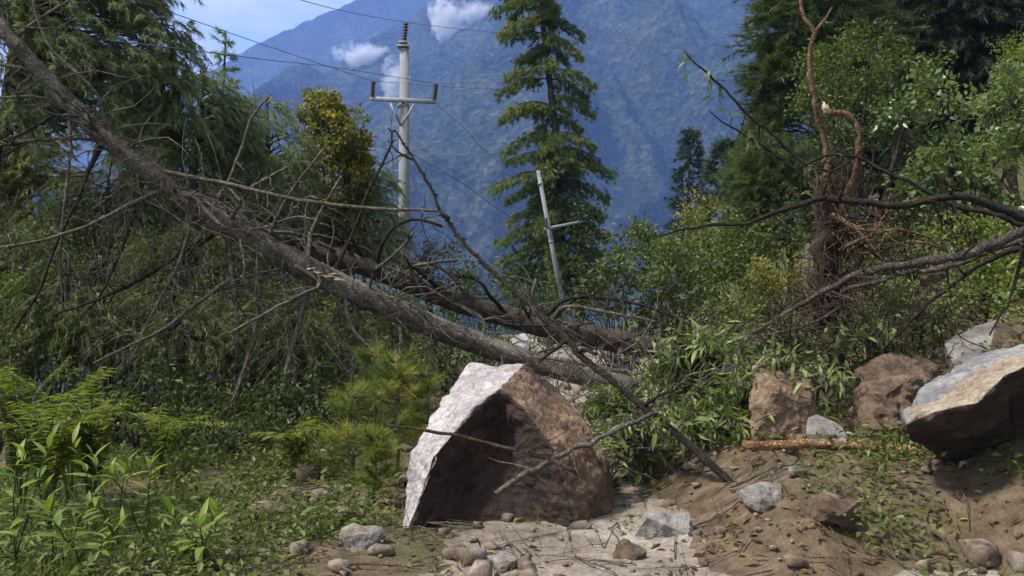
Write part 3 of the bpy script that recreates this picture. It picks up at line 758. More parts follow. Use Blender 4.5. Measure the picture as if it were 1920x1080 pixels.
t2 = thing('fallen_tree', P(1300, 668, 14.0), 'second fallen conifer log lying higher and behind, its end among lance leaves', 'fallen tree', 'fallen trees across the road')
rows2 = [(330, 352, 12.4, 11), (400, 390, 12.6, 13), (480, 428, 12.8, 16), (560, 461, 13.0, 18.5), (639, 485, 13.1, 21), (718, 513, 13.2, 22), (797, 545, 13.3, 23), (875, 572, 13.4, 24), (954, 595, 13.6, 25),
         (1053, 620, 13.7, 26), (1150, 639, 13.8, 27), (1240, 654, 13.9, 27), (1310, 668, 14.0, 25)]
p2 = pxpath(rows2, .06, .004); p2[:, 3] *= .78
V, Fq = bark_tube(p2, 24)
part('trunk', mesh_np('trunk', V, Fq, None, True), M['bark2'], t2)
LOG2 = [
 [(1010, 610, 13.6, 6), (1060, 563, 13.3, 4.5), (1140, 560, 13.2, 4), (1210, 574, 13.1, 3.5), (1262, 595, 13.0, 2.5)],
 [(1030, 610, 13.6, 6), (1062, 575, 13.2, 4.5), (1150, 588, 13.0, 4), (1235, 604, 12.9, 3)],
 [(1090, 660, 13.4, 5), (1130, 648, 13.0, 4), (1190, 632, 12.7, 3.5), (1240, 608, 12.5, 3)],
 [(1010, 660, 13.4, 3.5), (1050, 650, 13.2, 3.5), (1090, 645, 13, 3)],
 [(704, 508, 13.2, 6), (720, 450, 13.0, 5), (752, 418, 13.0, 4), (790, 412, 13.0, 3.5), (830, 425, 13.0, 3)],
 [(700, 508, 13.2, 6), (725, 490, 12.8, 5), (765, 450, 12.7, 4), (775, 432, 12.7, 3)],
 [(690, 500, 13.2, 6), (660, 450, 13.0, 4.5), (640, 420, 12.9, 4), (600, 400, 12.9, 3)],
 [(790, 540, 13.3, 6), (770, 505, 13.0, 5), (800, 495, 12.9, 4), (860, 487, 12.9, 3)],
 [(830, 555, 13.3, 6), (800, 520, 12.9, 5), (770, 500, 12.8, 4), (790, 545, 12.6, 3.5), (812, 600, 12.6, 2.5)],
 [(880, 560, 13.4, 6), (855, 525, 13.2, 5), (820, 500, 13.1, 4), (760, 490, 13.1, 3)],
 [(950, 590, 13.5, 6), (915, 550, 13.2, 4.5), (895, 525, 13.1, 3.5), (850, 515, 13.0, 3)],
 [(990, 595, 13.6, 5), (1000, 545, 13.4, 4), (1005, 522, 13.4, 3)],
 [(900, 575, 13.4, 6), (945, 606, 13.0, 4.5), (1010, 610, 12.8, 4), (1045, 608, 12.7, 3)],
 [(1165, 650, 13.7, 6), (1160, 672, 13.5, 5), (1172, 694, 13.4, 3)],
 [(1185, 655, 13.8, 5), (1192, 678, 13.5, 4), (1196, 690, 13.5, 3)],
 [(1120, 648, 13.7, 6), (1140, 675, 13.4, 5), (1158, 690, 13.3, 3)],
 [(1215, 658, 13.8, 5), (1222, 680, 13.6, 4), (1226, 690, 13.5, 3)],
 [(640, 475, 13.1, 6), (560, 440, 12.6, 5), (500, 432, 12.4, 4), (440, 405, 12.2, 3)],
 [(720, 505, 13.2, 6), (690, 470, 13.1, 5), (610, 445, 13.1, 4), (520, 425, 13.0, 3)],
 [(840, 560, 13.3, 6), (905, 600, 13.0, 4.5), (900, 640, 12.8, 3)],
]
for k, r in enumerate(LOG2):
    branch(t2, r, M['branch'] if k % 2 else M['branch_dark'], 7, .2, .8, 6, up=.15)
rr = random.Random(77)
for k in range(15):      # dense dry tangle standing on the second log
    px = rr.uniform(470, 1130); c = p2[np.argmin(abs(p2[:, 0] / p2[:, 1] * F + 960 - px))]
    py = HOR - (c[2] - CAMZ) / c[1] * F; d = c[1]
    dx = rr.uniform(-90, 110); dy = -rr.uniform(15, 80)
    r = [(px, py, d, 5), (px + dx * .3, py + dy * .55, d - .2, 3.6), (px + dx * .7, py + dy * .95, d - rr.uniform(0, .5), 2.8), (px + dx, py + dy * rr.uniform(.4, 1.1), d - rr.uniform(0, .8), 2)]
    branch(t2, r, M['branch'] if k % 4 else M['branch_dark'], 6, .15, .5, 5, up=.1)

t3 = thing('fallen_sapling', P(1330, 870, 7.0), 'thin dark bare stem slanting from the pole down to the leafy tangle', 'fallen tree')
rows3 = [(741, 245, 9.2, 3), (770, 290, 9.2, 4), (800, 338, 9.1, 5), (830, 400, 9.0, 6), (880, 468, 8.8, 7), (940, 524, 8.6, 8), (985, 564, 8.4, 9), (1030, 604, 8.2, 10.5), (1065, 640, 8.0, 12),
         (1090, 668, 7.9, 12), (1150, 716, 7.7, 12.5), (1205, 762, 7.5, 13), (1260, 806, 7.3, 13.5), (1330, 868, 7.0, 14), (1400, 930, 6.9, 13)]
p3 = pxpath(rows3, .06, .004); p3[:, 3] *= .54
V, Fq = tube(p3[:, :3], p3[:, 3], 12, .05)
part('trunk', mesh_np('trunk', V, Fq, None, True), M['branch_dark'], t3)
for r in ([(1065, 640, 8.0, 5), (1045, 652, 7.9, 5), (1010, 680, 7.8, 4)], [(830, 400, 9.0, 4), (838, 404, 8.9, 3), (842, 412, 8.9, 2)], [(1085, 660, 7.9, 5), (1100, 655, 7.8, 5), (1118, 664, 7.75, 4)],
          [(775, 300, 9.2, 3), (745, 285, 9.2, 2.2), (728, 262, 9.2, 1.5)], [(1205, 762, 7.5, 6), (1240, 740, 7.3, 4), (1300, 720, 7.2, 2.5)]):
    branch(t3, r, M['branch_dark'], 2, .05, .2, 6)
mb = MB()
for _ in range(120):
    k = int(RNG.uniform(0, .62) * len(p3)); c = p3[k]; s = norm(RNG.normal(0, 1, 3))
    mb.tube([c[:3], c[:3] + s * (c[3] + RNG.uniform(.012, .04))], [.010, .004], 4, .1)
part('branch_stubs', mb.mesh('branch_stubs'), M['branch_dark'], t3, kind='stuff')

def lone_branch(name, rows, mat, label, twigs=5, cat='branch', sides=8, lmin=.1, lmax=.5, rough=.06, group=None, up=0):
    p = pxpath(rows, .08, .006); p[:, 3] *= (.8 if name == 'overhanging_branch' else 1) * (1 + RNG.normal(0, .05, len(p)))
    if name == 'overhanging_branch':
        q_ = np.arange(len(p)) * .08 + len(label)
        p[:, 2] += .022 * perlin(q_ * 2.3, q_ * 0 + .5) + .010 * perlin(q_ * 6, q_ * 0 + 4.5); p[:, 0] += .02 * perlin(q_ * 3.1, q_ * 0 + 2.5)
        twigs = int(twigs * 1.7)
    base = p[-1, :3].copy()
    mb = MB(); mb.tube(p[:, :3] - base, p[:, 3], sides, rough)
    q2 = p.copy(); q2[:, :3] -= base
    add_twigs(mb, q2, twigs, lmin, lmax, random.Random(len(label)), 3, up)
    o = obj(name, mb.mesh(name), mat, label=label, cat=cat, group=group); o.location = base
    return o
lone_branch('broken_branch', [(720, 797, 6.3, 2.5), (800, 806, 6.25, 3), (870, 820, 6.2, 3.2), (940, 838, 6.15, 3.5), (1010, 856, 6.1, 4), (1080, 885, 6.0, 4)], M['rootwood'], 'thin bare twig crossing in front of the split boulder', 3)
lone_branch('broken_branch', [(1230, 775, 7.2, 4), (1180, 795, 7.0, 5), (1120, 822, 6.8, 5.2), (1060, 850, 6.6, 5.5), (990, 885, 6.3, 5.5), (930, 925, 6.1, 5)], M['branch'], 'grey brown broken branch leaning from the leafy tangle to the split boulder', 3)
lone_branch('broken_branch', [(1000, 668, 10.9, 3), (1060, 676, 10.7, 4), (1130, 690, 10.5, 4.5), (1200, 700, 10.4, 4), (1270, 702, 10.3, 3)], M['branch'], 'slim pale branch lying on the log behind the split boulder', 3)
lone_branch('debarked_pole', [(1394, 832, 6.9, 8), (1450, 836, 6.95, 9), (1506, 831, 6.95, 9.5), (1560, 836, 6.95, 9), (1612, 838, 6.95, 9), (1690, 844, 6.9, 10), (1728, 847, 6.85, 9)], M['barewood'], 'orange debarked pole lying across the foot of the rocks', 0, 'log', 10)
# branches that reach in from the bank
lone_branch('overhanging_branch', [(1230, 442, 8.6, 2), (1319, 424, 8.6, 3.5), (1400, 420, 8.6, 4.5), (1439, 402, 8.6, 5.5), (1495, 384, 8.6, 6.5), (1558, 373, 8.6, 7.5), (1678, 386, 8.5, 8), (1740, 376, 8.5, 8.5), (1797, 368, 8.4, 10), (1870, 388, 8.4, 10), (1930, 414, 8.4, 10), (2050, 470, 8.4, 11)],
            M['branch_dark'], 'dark wavy branch stretching level in from the edge above the root stump', 16, lmax=.6)
lone_branch('overhanging_branch', [(1500, 314, 9.0, 2.5), (1546, 291, 9.0, 3.2), (1614, 296, 9.0, 3.5), (1660, 320, 8.9, 4), (1720, 350, 8.8, 5), (1790, 385, 8.7, 6), (1860, 402, 8.6, 6), (1930, 425, 8.5, 7), (2050, 480, 8.5, 7)],
            M['branch_dark'], 'thin arching branch above the dark wavy one', 8, lmax=.5)
lone_branch('overhanging_branch', [(1410, 624, 8.2, 4), (1478, 585, 8.1, 5.5), (1549, 545, 8.0, 7), (1616, 514, 7.9, 8.5), (1675, 501, 7.8, 9), (1754, 488, 7.7, 10), (1825, 473, 7.6, 11), (1925, 434, 7.5, 12), (2050, 390, 7.5, 13)],
            M['bark2'], 'mossy grey branch slanting down from the edge in front of the root stump', 14, lmax=.5)
lone_branch('overhanging_branch', [(1400, 640, 8.4, 2), (1500, 615, 8.3, 3), (1575, 570, 8.2, 4), (1581, 541, 8.1, 4.5), (1636, 529, 8.0, 5), (1715, 513, 7.9, 5), (1790, 500, 7.8, 6), (1860, 470, 7.7, 6), (1930, 445, 7.6, 6)],
            M['bark2'], 'crooked paler branch just below the mossy grey one', 8, lmax=.6, up=-.5)
lone_branch('overhanging_branch', [(1650, 660, 8.4, 2), (1700, 610, 8.3, 3), (1754, 560, 8.2, 4.5), (1813, 515, 8.1, 5), (1853, 493, 8.0, 6), (1930, 458, 7.9, 7), (2050, 420, 7.8, 7)], M['branch_dark'], 'dark forked branch dropping toward the grey rocks', 10, lmax=.7, up=-.3)
lone_branch('overhanging_branch', [(1855, 630, 7.6, 2), (1890, 560, 7.6, 3), (1905, 520, 7.6, 4), (1915, 470, 7.6, 4.5), (1935, 430, 7.6, 5)], M['branch_dark'], 'short dark branch hanging over the highest grey rock', 4, lmax=.4, up=-.3)
lb = lone_branch('leafy_branch', [(1284, 95, 10.6, 1.2), (1299, 115, 10.6, 1.8), (1351, 159, 10.6, 2.4), (1399, 211, 10.6, 2.8), (1447, 251, 10.6, 3.2), (1495, 295, 10.6, 3.6), (1560, 350, 10.5, 4)], M['branch_dark'], 'slender branch with a few leaves rising against the blue mountain', 4)
lone_branch('bare_twig', [(1330, 208, 10.8, 1.3), (1365, 235, 10.8, 1.6), (1400, 256, 10.8, 2), (1470, 300, 10.8, 2.4), (1540, 360, 10.7, 3)], M['branch_dark'], 'bare twig just below the slender leafy branch', 3)

# upturned stump with its broken stems and root mass
st = thing('root_stump', P(1545, 600, 9.4), 'torn red brown stump with hanging root mass and two snapped stems', 'stump')
def simple(parent, rows, mat, name, sides=10, rough=.08, jit=.008):
    p = pxpath(rows, .06, jit); p[:, 3] *= .66 * (1 + .12 * np.sin(np.arange(len(p)) * .9)); V, Fq = tube(p[:, :3], p[:, 3], sides, rough)
    return part(name, mesh_np(name, V, Fq, np.zeros(len(V)), True), mat, parent), p
simple(st, [(1507, -40, 9.2, 5), (1505, 24, 9.2, 5.5), (1527, 62, 9.2, 7), (1519, 90, 9.2, 6), (1519, 119, 9.2, 6), (1527, 191, 9.2, 7), (1542, 247, 9.3, 8), (1551, 303, 9.3, 9), (1556, 380, 9.3, 12), (1552, 450, 9.4, 16)], M['redbark'], 'stem')
simple(st, [(1527, 64, 9.2, 5), (1540, 45, 9.2, 4), (1560, 14, 9.2, 3)], M['redbark'], 'branch')
_, pb = simple(st, [(1549, 207, 9.0, 7), (1575, 214, 9.0, 8.5), (1598, 224, 9.0, 9), (1608, 246, 9.0, 8.5), (1609, 295, 9.05, 8.5), (1600, 338, 9.1, 9), (1586, 372, 9.2, 10), (1568, 425, 9.3, 12), (1556, 470, 9.4, 14)], M['redbark'], 'snapped_stem')
mb = MB()
for _ in range(14):
    c = P(1552, 207, 9.0) + RNG.normal(0, .012, 3); mb.tube([c, c + np.array((-RNG.uniform(.02, .07), RNG.normal(0, .015), RNG.uniform(.0, .08)))], [.010, .002], 4)
part('splinters', mb.mesh('splinters', False), M['splinter'], st)
# clod of earth and roots
pts = pxpath([(1556, 300, 9.35, 9), (1552, 360, 9.35, 14), (1556, 420, 9.35, 19), (1550, 480, 9.35, 25), (1545, 540, 9.35, 27), (1538, 590, 9.4, 20), (1530, 625, 9.4, 9)], .05, .0)
V, Fq = tube(pts[:, :3], pts[:, 3], 16, .0)
V = np.array([v + 0.0 for v in V])
for k in range(len(V)):
    s = mnoise.fractal(Vector(V[k]) * 6, .9, 2.0, 4); c = pts[min(k // 16, len(pts) - 1), :3]
    V[k] += (V[k] - c) * s * .55
part('root_clod', mesh_np('root_clod', V, Fq, None, True), M['cavity'], st)
mb = MB(); rr = random.Random(5)
for k in range(95):
    a = rr.random(); c = pts[int(a * (len(pts) - 1)), :3] + RNG.normal(0, .09, 3) * np.array((1, .8, .6)) + np.array((0, -.1, 0))
    d = norm(np.array((rr.uniform(-1, 1), rr.uniform(-1, .2), rr.uniform(-1.6, .5)))); L = rr.uniform(.25, .9); r0 = rr.uniform(.006, .017)
    q_ = [np.append(c, r0)]
    for j in range(1, 6):
        d = norm(d + RNG.normal(0, .3, 3) + np.array((0, 0, -.12))); q_.append(np.append(q_[-1][:3] + d * L / 5, r0 * (1 - j / 6.5)))
    q_ = np.array(q_); mb.tube(q_[:, :3], q_[:, 3], 4, .06)
part('roots', mb.mesh('roots'), M['rootwood'], st)
for rws in ([(1560, 400, 9.1, 7), (1620, 440, 8.9, 5), (1640, 470, 8.8, 4), (1660, 440, 8.8, 3)], [(1575, 470, 9.1, 7), (1610, 450, 8.9, 5), (1680, 430, 8.8, 4), (1740, 445, 8.8, 3), (1785, 480, 8.8, 2.5)],
            [(1560, 440, 9.2, 6), (1640, 430, 9, 5), (1662, 400, 9, 4), (1668, 370, 9, 3)], [(1590, 480, 9.1, 5), (1650, 470, 8.9, 4), (1720, 452, 8.8, 3), (1770, 470, 8.8, 2)]):
    branch(st, rws, M['redbark'], 10, .15, .6, 5, 'root')

# ------------------------------------------------------------------ trees
def crown_mesh(name, V, Ft, rnd):
    return mesh_np(name, V, Ft, rnd)
def tufts_to_mesh(T, D, nn, L, W, spread, droop, rnd_t, along=.0):
    """needle tufts: T positions, D directions (n,3); nn needles each"""
    T = np.repeat(T, nn, 0); D = np.repeat(D, nn, 0); R = np.repeat(rnd_t, nn)
    n = len(T)
    dd = norm(D + RNG.normal(0, spread, (n, 3)))
    B = T + D * RNG.uniform(-along, along, n)[:, None]
    V, Ft = needles(B, dd, L * RNG.uniform(.65, 1.15, n), W * RNG.uniform(.7, 1.3, n), droop)
    R = np.clip(R + RNG.normal(0, .12, n), 0, 1)
    return V, Ft, np.repeat(R, 3)

def conifer(name, label, base, H, trunk_r, spread, nb, mat, seed, t0=.12, e0=15, sag=35, L=.16, W=.010, nn=12, droop=.5, twig_gap=.22, tuft_gap=.11, twig_len=.38, lean=(0, 0), profile=None,
            nspread=.55, group=None, bark='trunk', top_bare=0, cat='tree', side=None, tone=.45):
    rr = random.Random(seed); global RNG
    base = np.asarray(base, float)
    nb = int(nb * 1.5); nn = int(nn * 1.35); W = W * 1.45; twig_len *= 1.25; tuft_gap *= .9
    t = thing(name, base, label, cat, group)
    n = 14; hs = np.linspace(0, 1, n)
    wob = np.array([rr.uniform(-1, 1) for _ in range(2)]) * .03 * H
    tp = np.stack([base[0] + lean[0] * hs + wob[0] * np.sin(hs * 4), base[1] + lean[1] * hs + wob[1] * np.sin(hs * 3.3), base[2] + H * hs], -1)
    tr = trunk_r * (1 - hs) ** .8 + .012
    mb = MB(); mb.tube(tp, tr, 9, .05); T = []; D = []; R = []
    prof = profile or (lambda a: (1 - a) ** .75 * .95 + .07)
    az = rr.uniform(0, 6.28)
    for k in range(nb):
        a = t0 + (1 - t0) * (k + rr.random()) / nb
        az += 2.4 + rr.uniform(-.5, .5)
        if side is not None and rr.random() < .6: az = side + rr.uniform(-1, 1)
        p = np.array([np.interp(a, hs, tp[:, j]) for j in range(3)])
        Lb = spread * prof(a) * rr.uniform(.6, 1.15)
        el = math.radians(e0 + 25 * a + rr.uniform(-12, 12))
        m = 7; pts = [p]; br = max(.012 * Lb + .006, .008)
        tone_b = min(max(tone + rr.uniform(-.22, .22), 0), 1)
        for j in range(1, m):
            e = el - math.radians(sag) * (j / m) * (1.0 if j < m - 2 else .6)
            dr = np.array((math.cos(az) * math.cos(e), math.sin(az) * math.cos(e), math.sin(e)))
            pts.append(pts[-1] + dr * Lb / (m - 1))
        pts = np.array(pts); mb.tube(pts, np.linspace(br, .004, m), 4, .05)
        nt_ = max(3, int(Lb / twig_gap)); sgn = 1
        for q_ in range(nt_):
            f = .22 + .78 * (q_ + rr.random() * .6) / nt_
            f = min(f, 1)
            c = np.array([np.interp(f * (m - 1), np.arange(m), pts[:, j]) for j in range(3)])
            ax = norm(pts[min(int(f * (m - 1)) + 1, m - 1)] - pts[max(int(f * (m - 1)) - 1, 0)])
            sgn = -sgn
            sd = norm(np.cross(ax, (0, 0, 1.0))) * sgn
            td = norm(ax * rr.uniform(.5, 1.0) + sd * rr.uniform(.4, 1.0) + np.array((0, 0, rr.uniform(-.5, .25))))
            tl = twig_len * (1.25 - .7 * f) * rr.uniform(.6, 1.3) * min(1, Lb / spread + .4)
            kk = max(2, int(tl / tuft_gap))
            for s_ in range(kk):
                g = (s_ + 1) / kk
                T.append(c + td * tl * g + np.array((0, 0, -.10 * tl * g * g))); D.append(norm(td + np.array((0, 0, -.25 * g)))); R.append(tone_b)
        T.append(pts[-1]); D.append(norm(pts[-1] - pts[-2])); R.append(tone_b)
    for s_ in range(5):
        T.append(tp[-1] - np.array((0, 0, .12 * s_))); D.append(np.array((rr.uniform(-.3, .3), rr.uniform(-.3, .3), 1.))); R.append(tone)
    part('trunk', mb.mesh('trunk'), M[bark], t)
    V, Ft, rn = tufts_to_mesh(np.array(T), np.array(D), nn, L, W, nspread, droop, np.array(R), .04)
    part('crown', crown_mesh('crown', V, Ft, rn), mat, t)
    return t

def leafy(name, label, base, blobs, mat, seed, leafL=.10, leafW=.05, per=30, clump=.28, dens=1.0, shell=.45, stems=10, cat='shrub', group=None, up=.5, bark='trunk', stem_r=.03, out=.7, down=.15, curl=.15):
    """blobs: list of (centre, radii) ellipsoids"""
    rr = random.Random(seed)
    base = np.asarray(base, float)
    t = thing(name, base, label, cat, group)
    Bs = []; Ds = []; Rs = []; tips = []
    for c, r in blobs:
        c = np.asarray(c, float); r = np.asarray(r, float)
        area = (r[0] * r[2] + r[0] * r[1] + r[1] * r[2])
        n = max(5, int(dens * 1.9 * area / clump ** 2))
        u = norm(RNG.normal(0, 1, (n, 3)))
        rad = shell + (1 - shell) * RNG.random(n) ** .6
        lump = np.array([1 + .38 * mnoise.fractal(Vector(c + uu * 2.0) * 1.3, 1, 2, 3) for uu in u])
        C = c + u * r * (rad * lump)[:, None]
        Cd = norm(u * np.array((1, 1, .6)) + np.array((0, 0, .25)))
        tone = np.clip(.45 + RNG.normal(0, .2, n), 0, 1)
        B = np.repeat(C, per, 0) + RNG.normal(0, clump * .40, (n * per, 3))
        D = norm(np.repeat(Cd, per, 0) * out + RNG.normal(0, .6, (n * per, 3)) + np.array((0, 0, -down)))
        Bs.append(B); Ds.append(D); Rs.append(np.clip(np.repeat(tone, per) + RNG.normal(0, .13, n * per), 0, 1))
        tips += [C[k] for k in range(0, n, max(1, n // max(1, stems // len(blobs))))]
    B = np.concatenate(Bs); D = np.concatenate(Ds); R = np.concatenate(Rs)
    n = len(B)
    V, Ft = leaves(B, D, leafL * RNG.uniform(.6, 1.25, n), leafW * RNG.uniform(.7, 1.2, n), up, .15, curl)
    part('crown', crown_mesh('crown', V, Ft, np.repeat(R, 4)), mat, t)
    mb = MB()
    for tip in tips:
        mid = base * .45 + tip * .55 + np.array((rr.uniform(-.2, .2), rr.uniform(-.2, .2), rr.uniform(-.1, .3)))
        p = spline([np.append(base + RNG.normal(0, .04, 3), stem_r), np.append(mid, stem_r * .6), np.append(tip, stem_r * .15)], .2, .015)
        mb.tube(p[:, :3], np.maximum(p[:, 3], .003), 5, .08)
    part('trunk' if cat == 'tree' else 'stems', mb.mesh('stems'), M[bark], t)
    return t
def pine_mass(name, label, base, top, blobs, mat, seed, L=.15, W=.013, nn=15, droop=.8, tl=.42, dens=1.0, gap=-.35, trunk_r=.12, group=None, out=.8, cat='tree', bark='trunk', tone=.45, spread=.5, shell=.3, bare=0):
    rr = random.Random(seed); base = np.asarray(base, float); top = np.asarray(top, float)
    t = thing(name, base, label, cat, group); mb = MB()
    bend = np.array((rr.uniform(-.2, .2), rr.uniform(-.2, .2), 0))
    tp = spline([np.append(base, trunk_r), np.append(base * .6 + top * .4 + bend, trunk_r * .75), np.append(base * .25 + top * .75 + bend, trunk_r * .4), np.append(top, .012)], .3, .01)
    mb.tube(tp[:, :3], np.maximum(tp[:, 3], .01), 9, .05)
    Ts = []; Ds = []; Rs = []
    for c, r in blobs:
        c = np.asarray(c, float); r = np.asarray(r, float)
        n = int(dens * 72 * (r[0] * r[2] + r[0] * r[1] + r[1] * r[2]) / tl ** 1.2)
        u = norm(RNG.normal(0, 1, (n, 3))); rad = shell + (1 - shell) * RNG.random(n) ** .6
        lump = np.array([1 + .35 * mnoise.fractal(Vector(c + uu * 2.0) * 1.6, 1, 2, 3) for uu in u])
        C = c + u * r * (rad * lump)[:, None]
        hole = np.array([mnoise.fractal(Vector(x) * 1.1 + Vector((seed, 0, 0)), 1, 2, 3) for x in C])
        C = C[hole > gap]; u = u[hole > gap]; n = len(C)
        ax = np.stack([np.interp(C[:, 2], tp[:, 2], tp[:, j]) for j in range(2)], -1)
        o2 = C[:, :2] - ax; o2 = norm(o2 + RNG.normal(0, .15, o2.shape))
        d0 = norm(np.concatenate([o2 * out, np.full((n, 1), .12)], 1) + RNG.normal(0, .3, (n, 3)))
        tone_c = np.clip(tone + RNG.normal(0, .18, n), 0, 1); ln = tl * RNG.uniform(.6, 1.3, n)
        for f in (.25, .5, .75, 1.0):
            Ts.append(C + d0 * (ln * f)[:, None] + np.array((0, 0, -1.)) * (droop * ln * f * f * .55)[:, None])
            Ds.append(norm(d0 + np.array((0, 0, -1.)) * droop * f)); Rs.append(tone_c)
        for k in range(0, n, max(3, n // 45)):
            z0 = C[k, 2] - rr.uniform(-.1, .5) * np.linalg.norm(C[k, :2] - ax[k]) * .6
            a = np.array([np.interp(z0, tp[:, 2], tp[:, j]) for j in range(3)])
            tip = C[k] + d0[k] * ln[k]
            br = .008 + .009 * np.linalg.norm(tip - a)
            p = spline([np.append(a, br), np.append(a * .5 + C[k] * .5 + np.array((0, 0, .12)), br * .7), np.append(C[k], br * .4), np.append(tip - np.array((0, 0, .3 * droop * ln[k])), .003)], .2, .012)
            mb.tube(p[:, :3], np.maximum(p[:, 3], .003), 4, .06)
    part('trunk', mb.mesh('trunk'), M[bark], t)
    V, Ft, rn = tufts_to_mesh(np.concatenate(Ts), np.concatenate(Ds), nn, L, W, spread, droop * .5, np.concatenate(Rs), .05)
    part('crown', mesh_np('crown', V, Ft, rn), mat, t)
    return t
def B_(px, py, rx, ry, d, depth=None):
    c = P(px, py, d); k = d / F
    return (c, (rx * k, depth if depth else rx * k, ry * k))

def con(name, label, px, top, d, spread_px, seed, mat, **k):
    b = gp(px, 0, d, -.1); H = (CAMZ - (top - HOR) / F * d) - b[2]
    return conifer(name, label, b, H, k.pop('trunk_r', .16), spread_px * d / F, k.pop('nb', 46), M[mat], seed, **k)
LG = 'conifers behind the fallen trees'
weep = lambda a: (1 - a) ** .55 * .9 + .1
def mass(label, px, top, d, blobs, seed, mat, name='pine_tree', **k):
    return pine_mass(name, label, gp(px, 0, d, -.1), P(px + k.pop('lean', 0), top, d), [B_(*q_[:4], d + (q_[4] if len(q_) > 4 else 0), k.get('_dep') or min(q_[2], q_[3]) * d / F * .8) for q_ in blobs], M[mat], seed, **k)
mass('tall drooping pine filling the top corner beside the leaning trunk', -90, -300, 15, [(10, 60, 70, 90), (60, -20, 120, 90), (190, 20, 100, 80), (230, 100, 80, 70), (110, 110, 100, 80), (60, 200, 90, 60), (170, 190, 60, 50), (240, -70, 90, 80)], 1, 'bluepine', group=LG, L=.17, gap=-.3, dens=1.05, lean=180, trunk_r=.12)
mass('weeping grey green pine with a rounded drooping top next to the corner pine', 312, 40, 15.5, [(318, 80, 38, 42), (300, 140, 50, 60), (280, 215, 60, 60), (330, 190, 30, 60)], 2, 'bluepine', group=LG, droop=1.2, gap=-.2, trunk_r=.08, L=.18)
con('pine_tree', 'young conifer with a bare pointed leader rising between weeping pines', 415, 62, 19, 85, 3, 'bluepine', nb=40, e0=25, sag=30, L=.16, W=.011, nn=13, droop=.35, t0=.1, group=LG, trunk_r=.09, profile=lambda a: (1 - a) ** 1.0 + .05)
mass('weeping pine in front of the pointed young conifer', 385, 120, 16.5, [(380, 165, 45, 45), (365, 240, 65, 70), (400, 330, 80, 70), (350, 400, 90, 60), (430, 220, 45, 50)], 4, 'bluepine', group=LG, dens=1.25, droop=1.2, gap=-.2, trunk_r=.08)
mass('grey green weeping pine left of the yellow vine covered tree', 500, 185, 17.5, [(500, 225, 38, 45), (480, 290, 62, 62), (530, 300, 45, 55), (510, 370, 75, 70), (470, 440, 80, 60)], 5, 'bluepine', group=LG, dens=1.4, droop=1.2, gap=-.2, trunk_r=.08)
mass('yellow green pine low at the edge under the leaning trunk', 40, 190, 17, [(40, 260, 60, 50), (80, 330, 60, 40), (10, 350, 60, 60), (-20, 270, 60, 60), (60, 430, 90, 50)], 6, 'pine', group=LG, tone=.8, droop=.5, trunk_r=.1)
mass('dark pine deep in the thicket beneath the leaning trunk', 210, 300, 16, [(200, 380, 90, 60), (260, 440, 100, 70), (150, 470, 100, 70), (220, 540, 130, 80)], 7, 'pine', group=LG, droop=.9, trunk_r=.1, tone=.3)
mass('grey pine between the vine covered tree and the concrete pole', 690, 305, 19, [(690, 350, 40, 50), (680, 420, 60, 60), (700, 480, 60, 50)], 8, 'bluepine', group=LG, droop=1.0, trunk_r=.06)
mass('dull green pine behind the crossing of the two fallen logs', 590, 300, 20, [(570, 360, 60, 60), (600, 430, 80, 60), (540, 480, 80, 60)], 9, 'bluepine', group=LG, droop=.9, trunk_r=.06)
mass('slim pine filling the gap under the corner pine', 270, 215, 20, [(270, 290, 60, 60), (290, 370, 70, 60), (240, 440, 80, 60)], 10, 'pine', group=LG, droop=.8, trunk_r=.07)
mass('shaggy pine bough mass at the edge below the level dead branch', 20, 420, 14.5, [(10, 480, 80, 60), (70, 540, 90, 60), (0, 570, 80, 60)], 41, 'pine', group=LG, droop=.8, trunk_r=.06, tone=.45)
mass('shaggy dark conifer under the middle of the leaning trunk', 350, 400, 14.2, [(340, 480, 90, 60), (400, 560, 100, 70), (300, 580, 100, 60)], 42, 'pine', group=LG, droop=1.0, trunk_r=.06, tone=.25)
mass('olive conifer between the two fallen logs and the pole foot', 660, 470, 16, [(640, 540, 70, 50), (700, 580, 70, 50), (600, 590, 70, 50)], 43, 'pine', group=LG, droop=.8, trunk_r=.05, tone=.4)
mass('drooping bough mass low in the thicket left of the hanging branches', 130, 470, 12.4, [(120, 540, 80, 55), (170, 610, 80, 55), (80, 640, 70, 50)], 44, 'pine', group=LG, droop=1.1, trunk_r=.05, tone=.4, L=.13)
mass('drooping bough mass under the middle of the trunk among hanging twigs', 330, 520, 12.3, [(320, 580, 80, 55), (400, 640, 80, 55), (280, 660, 80, 55)], 45, 'pine', group=LG, droop=1.1, trunk_r=.05, tone=.35, L=.13)
mass('drooping bough mass below the cracked part of the trunk', 530, 560, 12.3, [(530, 620, 80, 55), (590, 670, 70, 50), (470, 690, 80, 50)], 46, 'pine', group=LG, droop=1.1, trunk_r=.05, tone=.35, L=.13)
leafy('vine_covered_tree', 'column of yellow leaved creeper over a snag left of the concrete pole', gp(622, 0, 18.5), [B_(602, 205, 38, 34, 18.5), B_(630, 262, 64, 60, 18.5), B_(638, 345, 66, 80, 18.6), B_(620, 430, 66, 80, 18.6)], M['leaf_yellow'], 21,
      .085, .055, 40, .17, 1.5, .6, 8, 'tree', None, .35, stem_r=.05, down=.3)
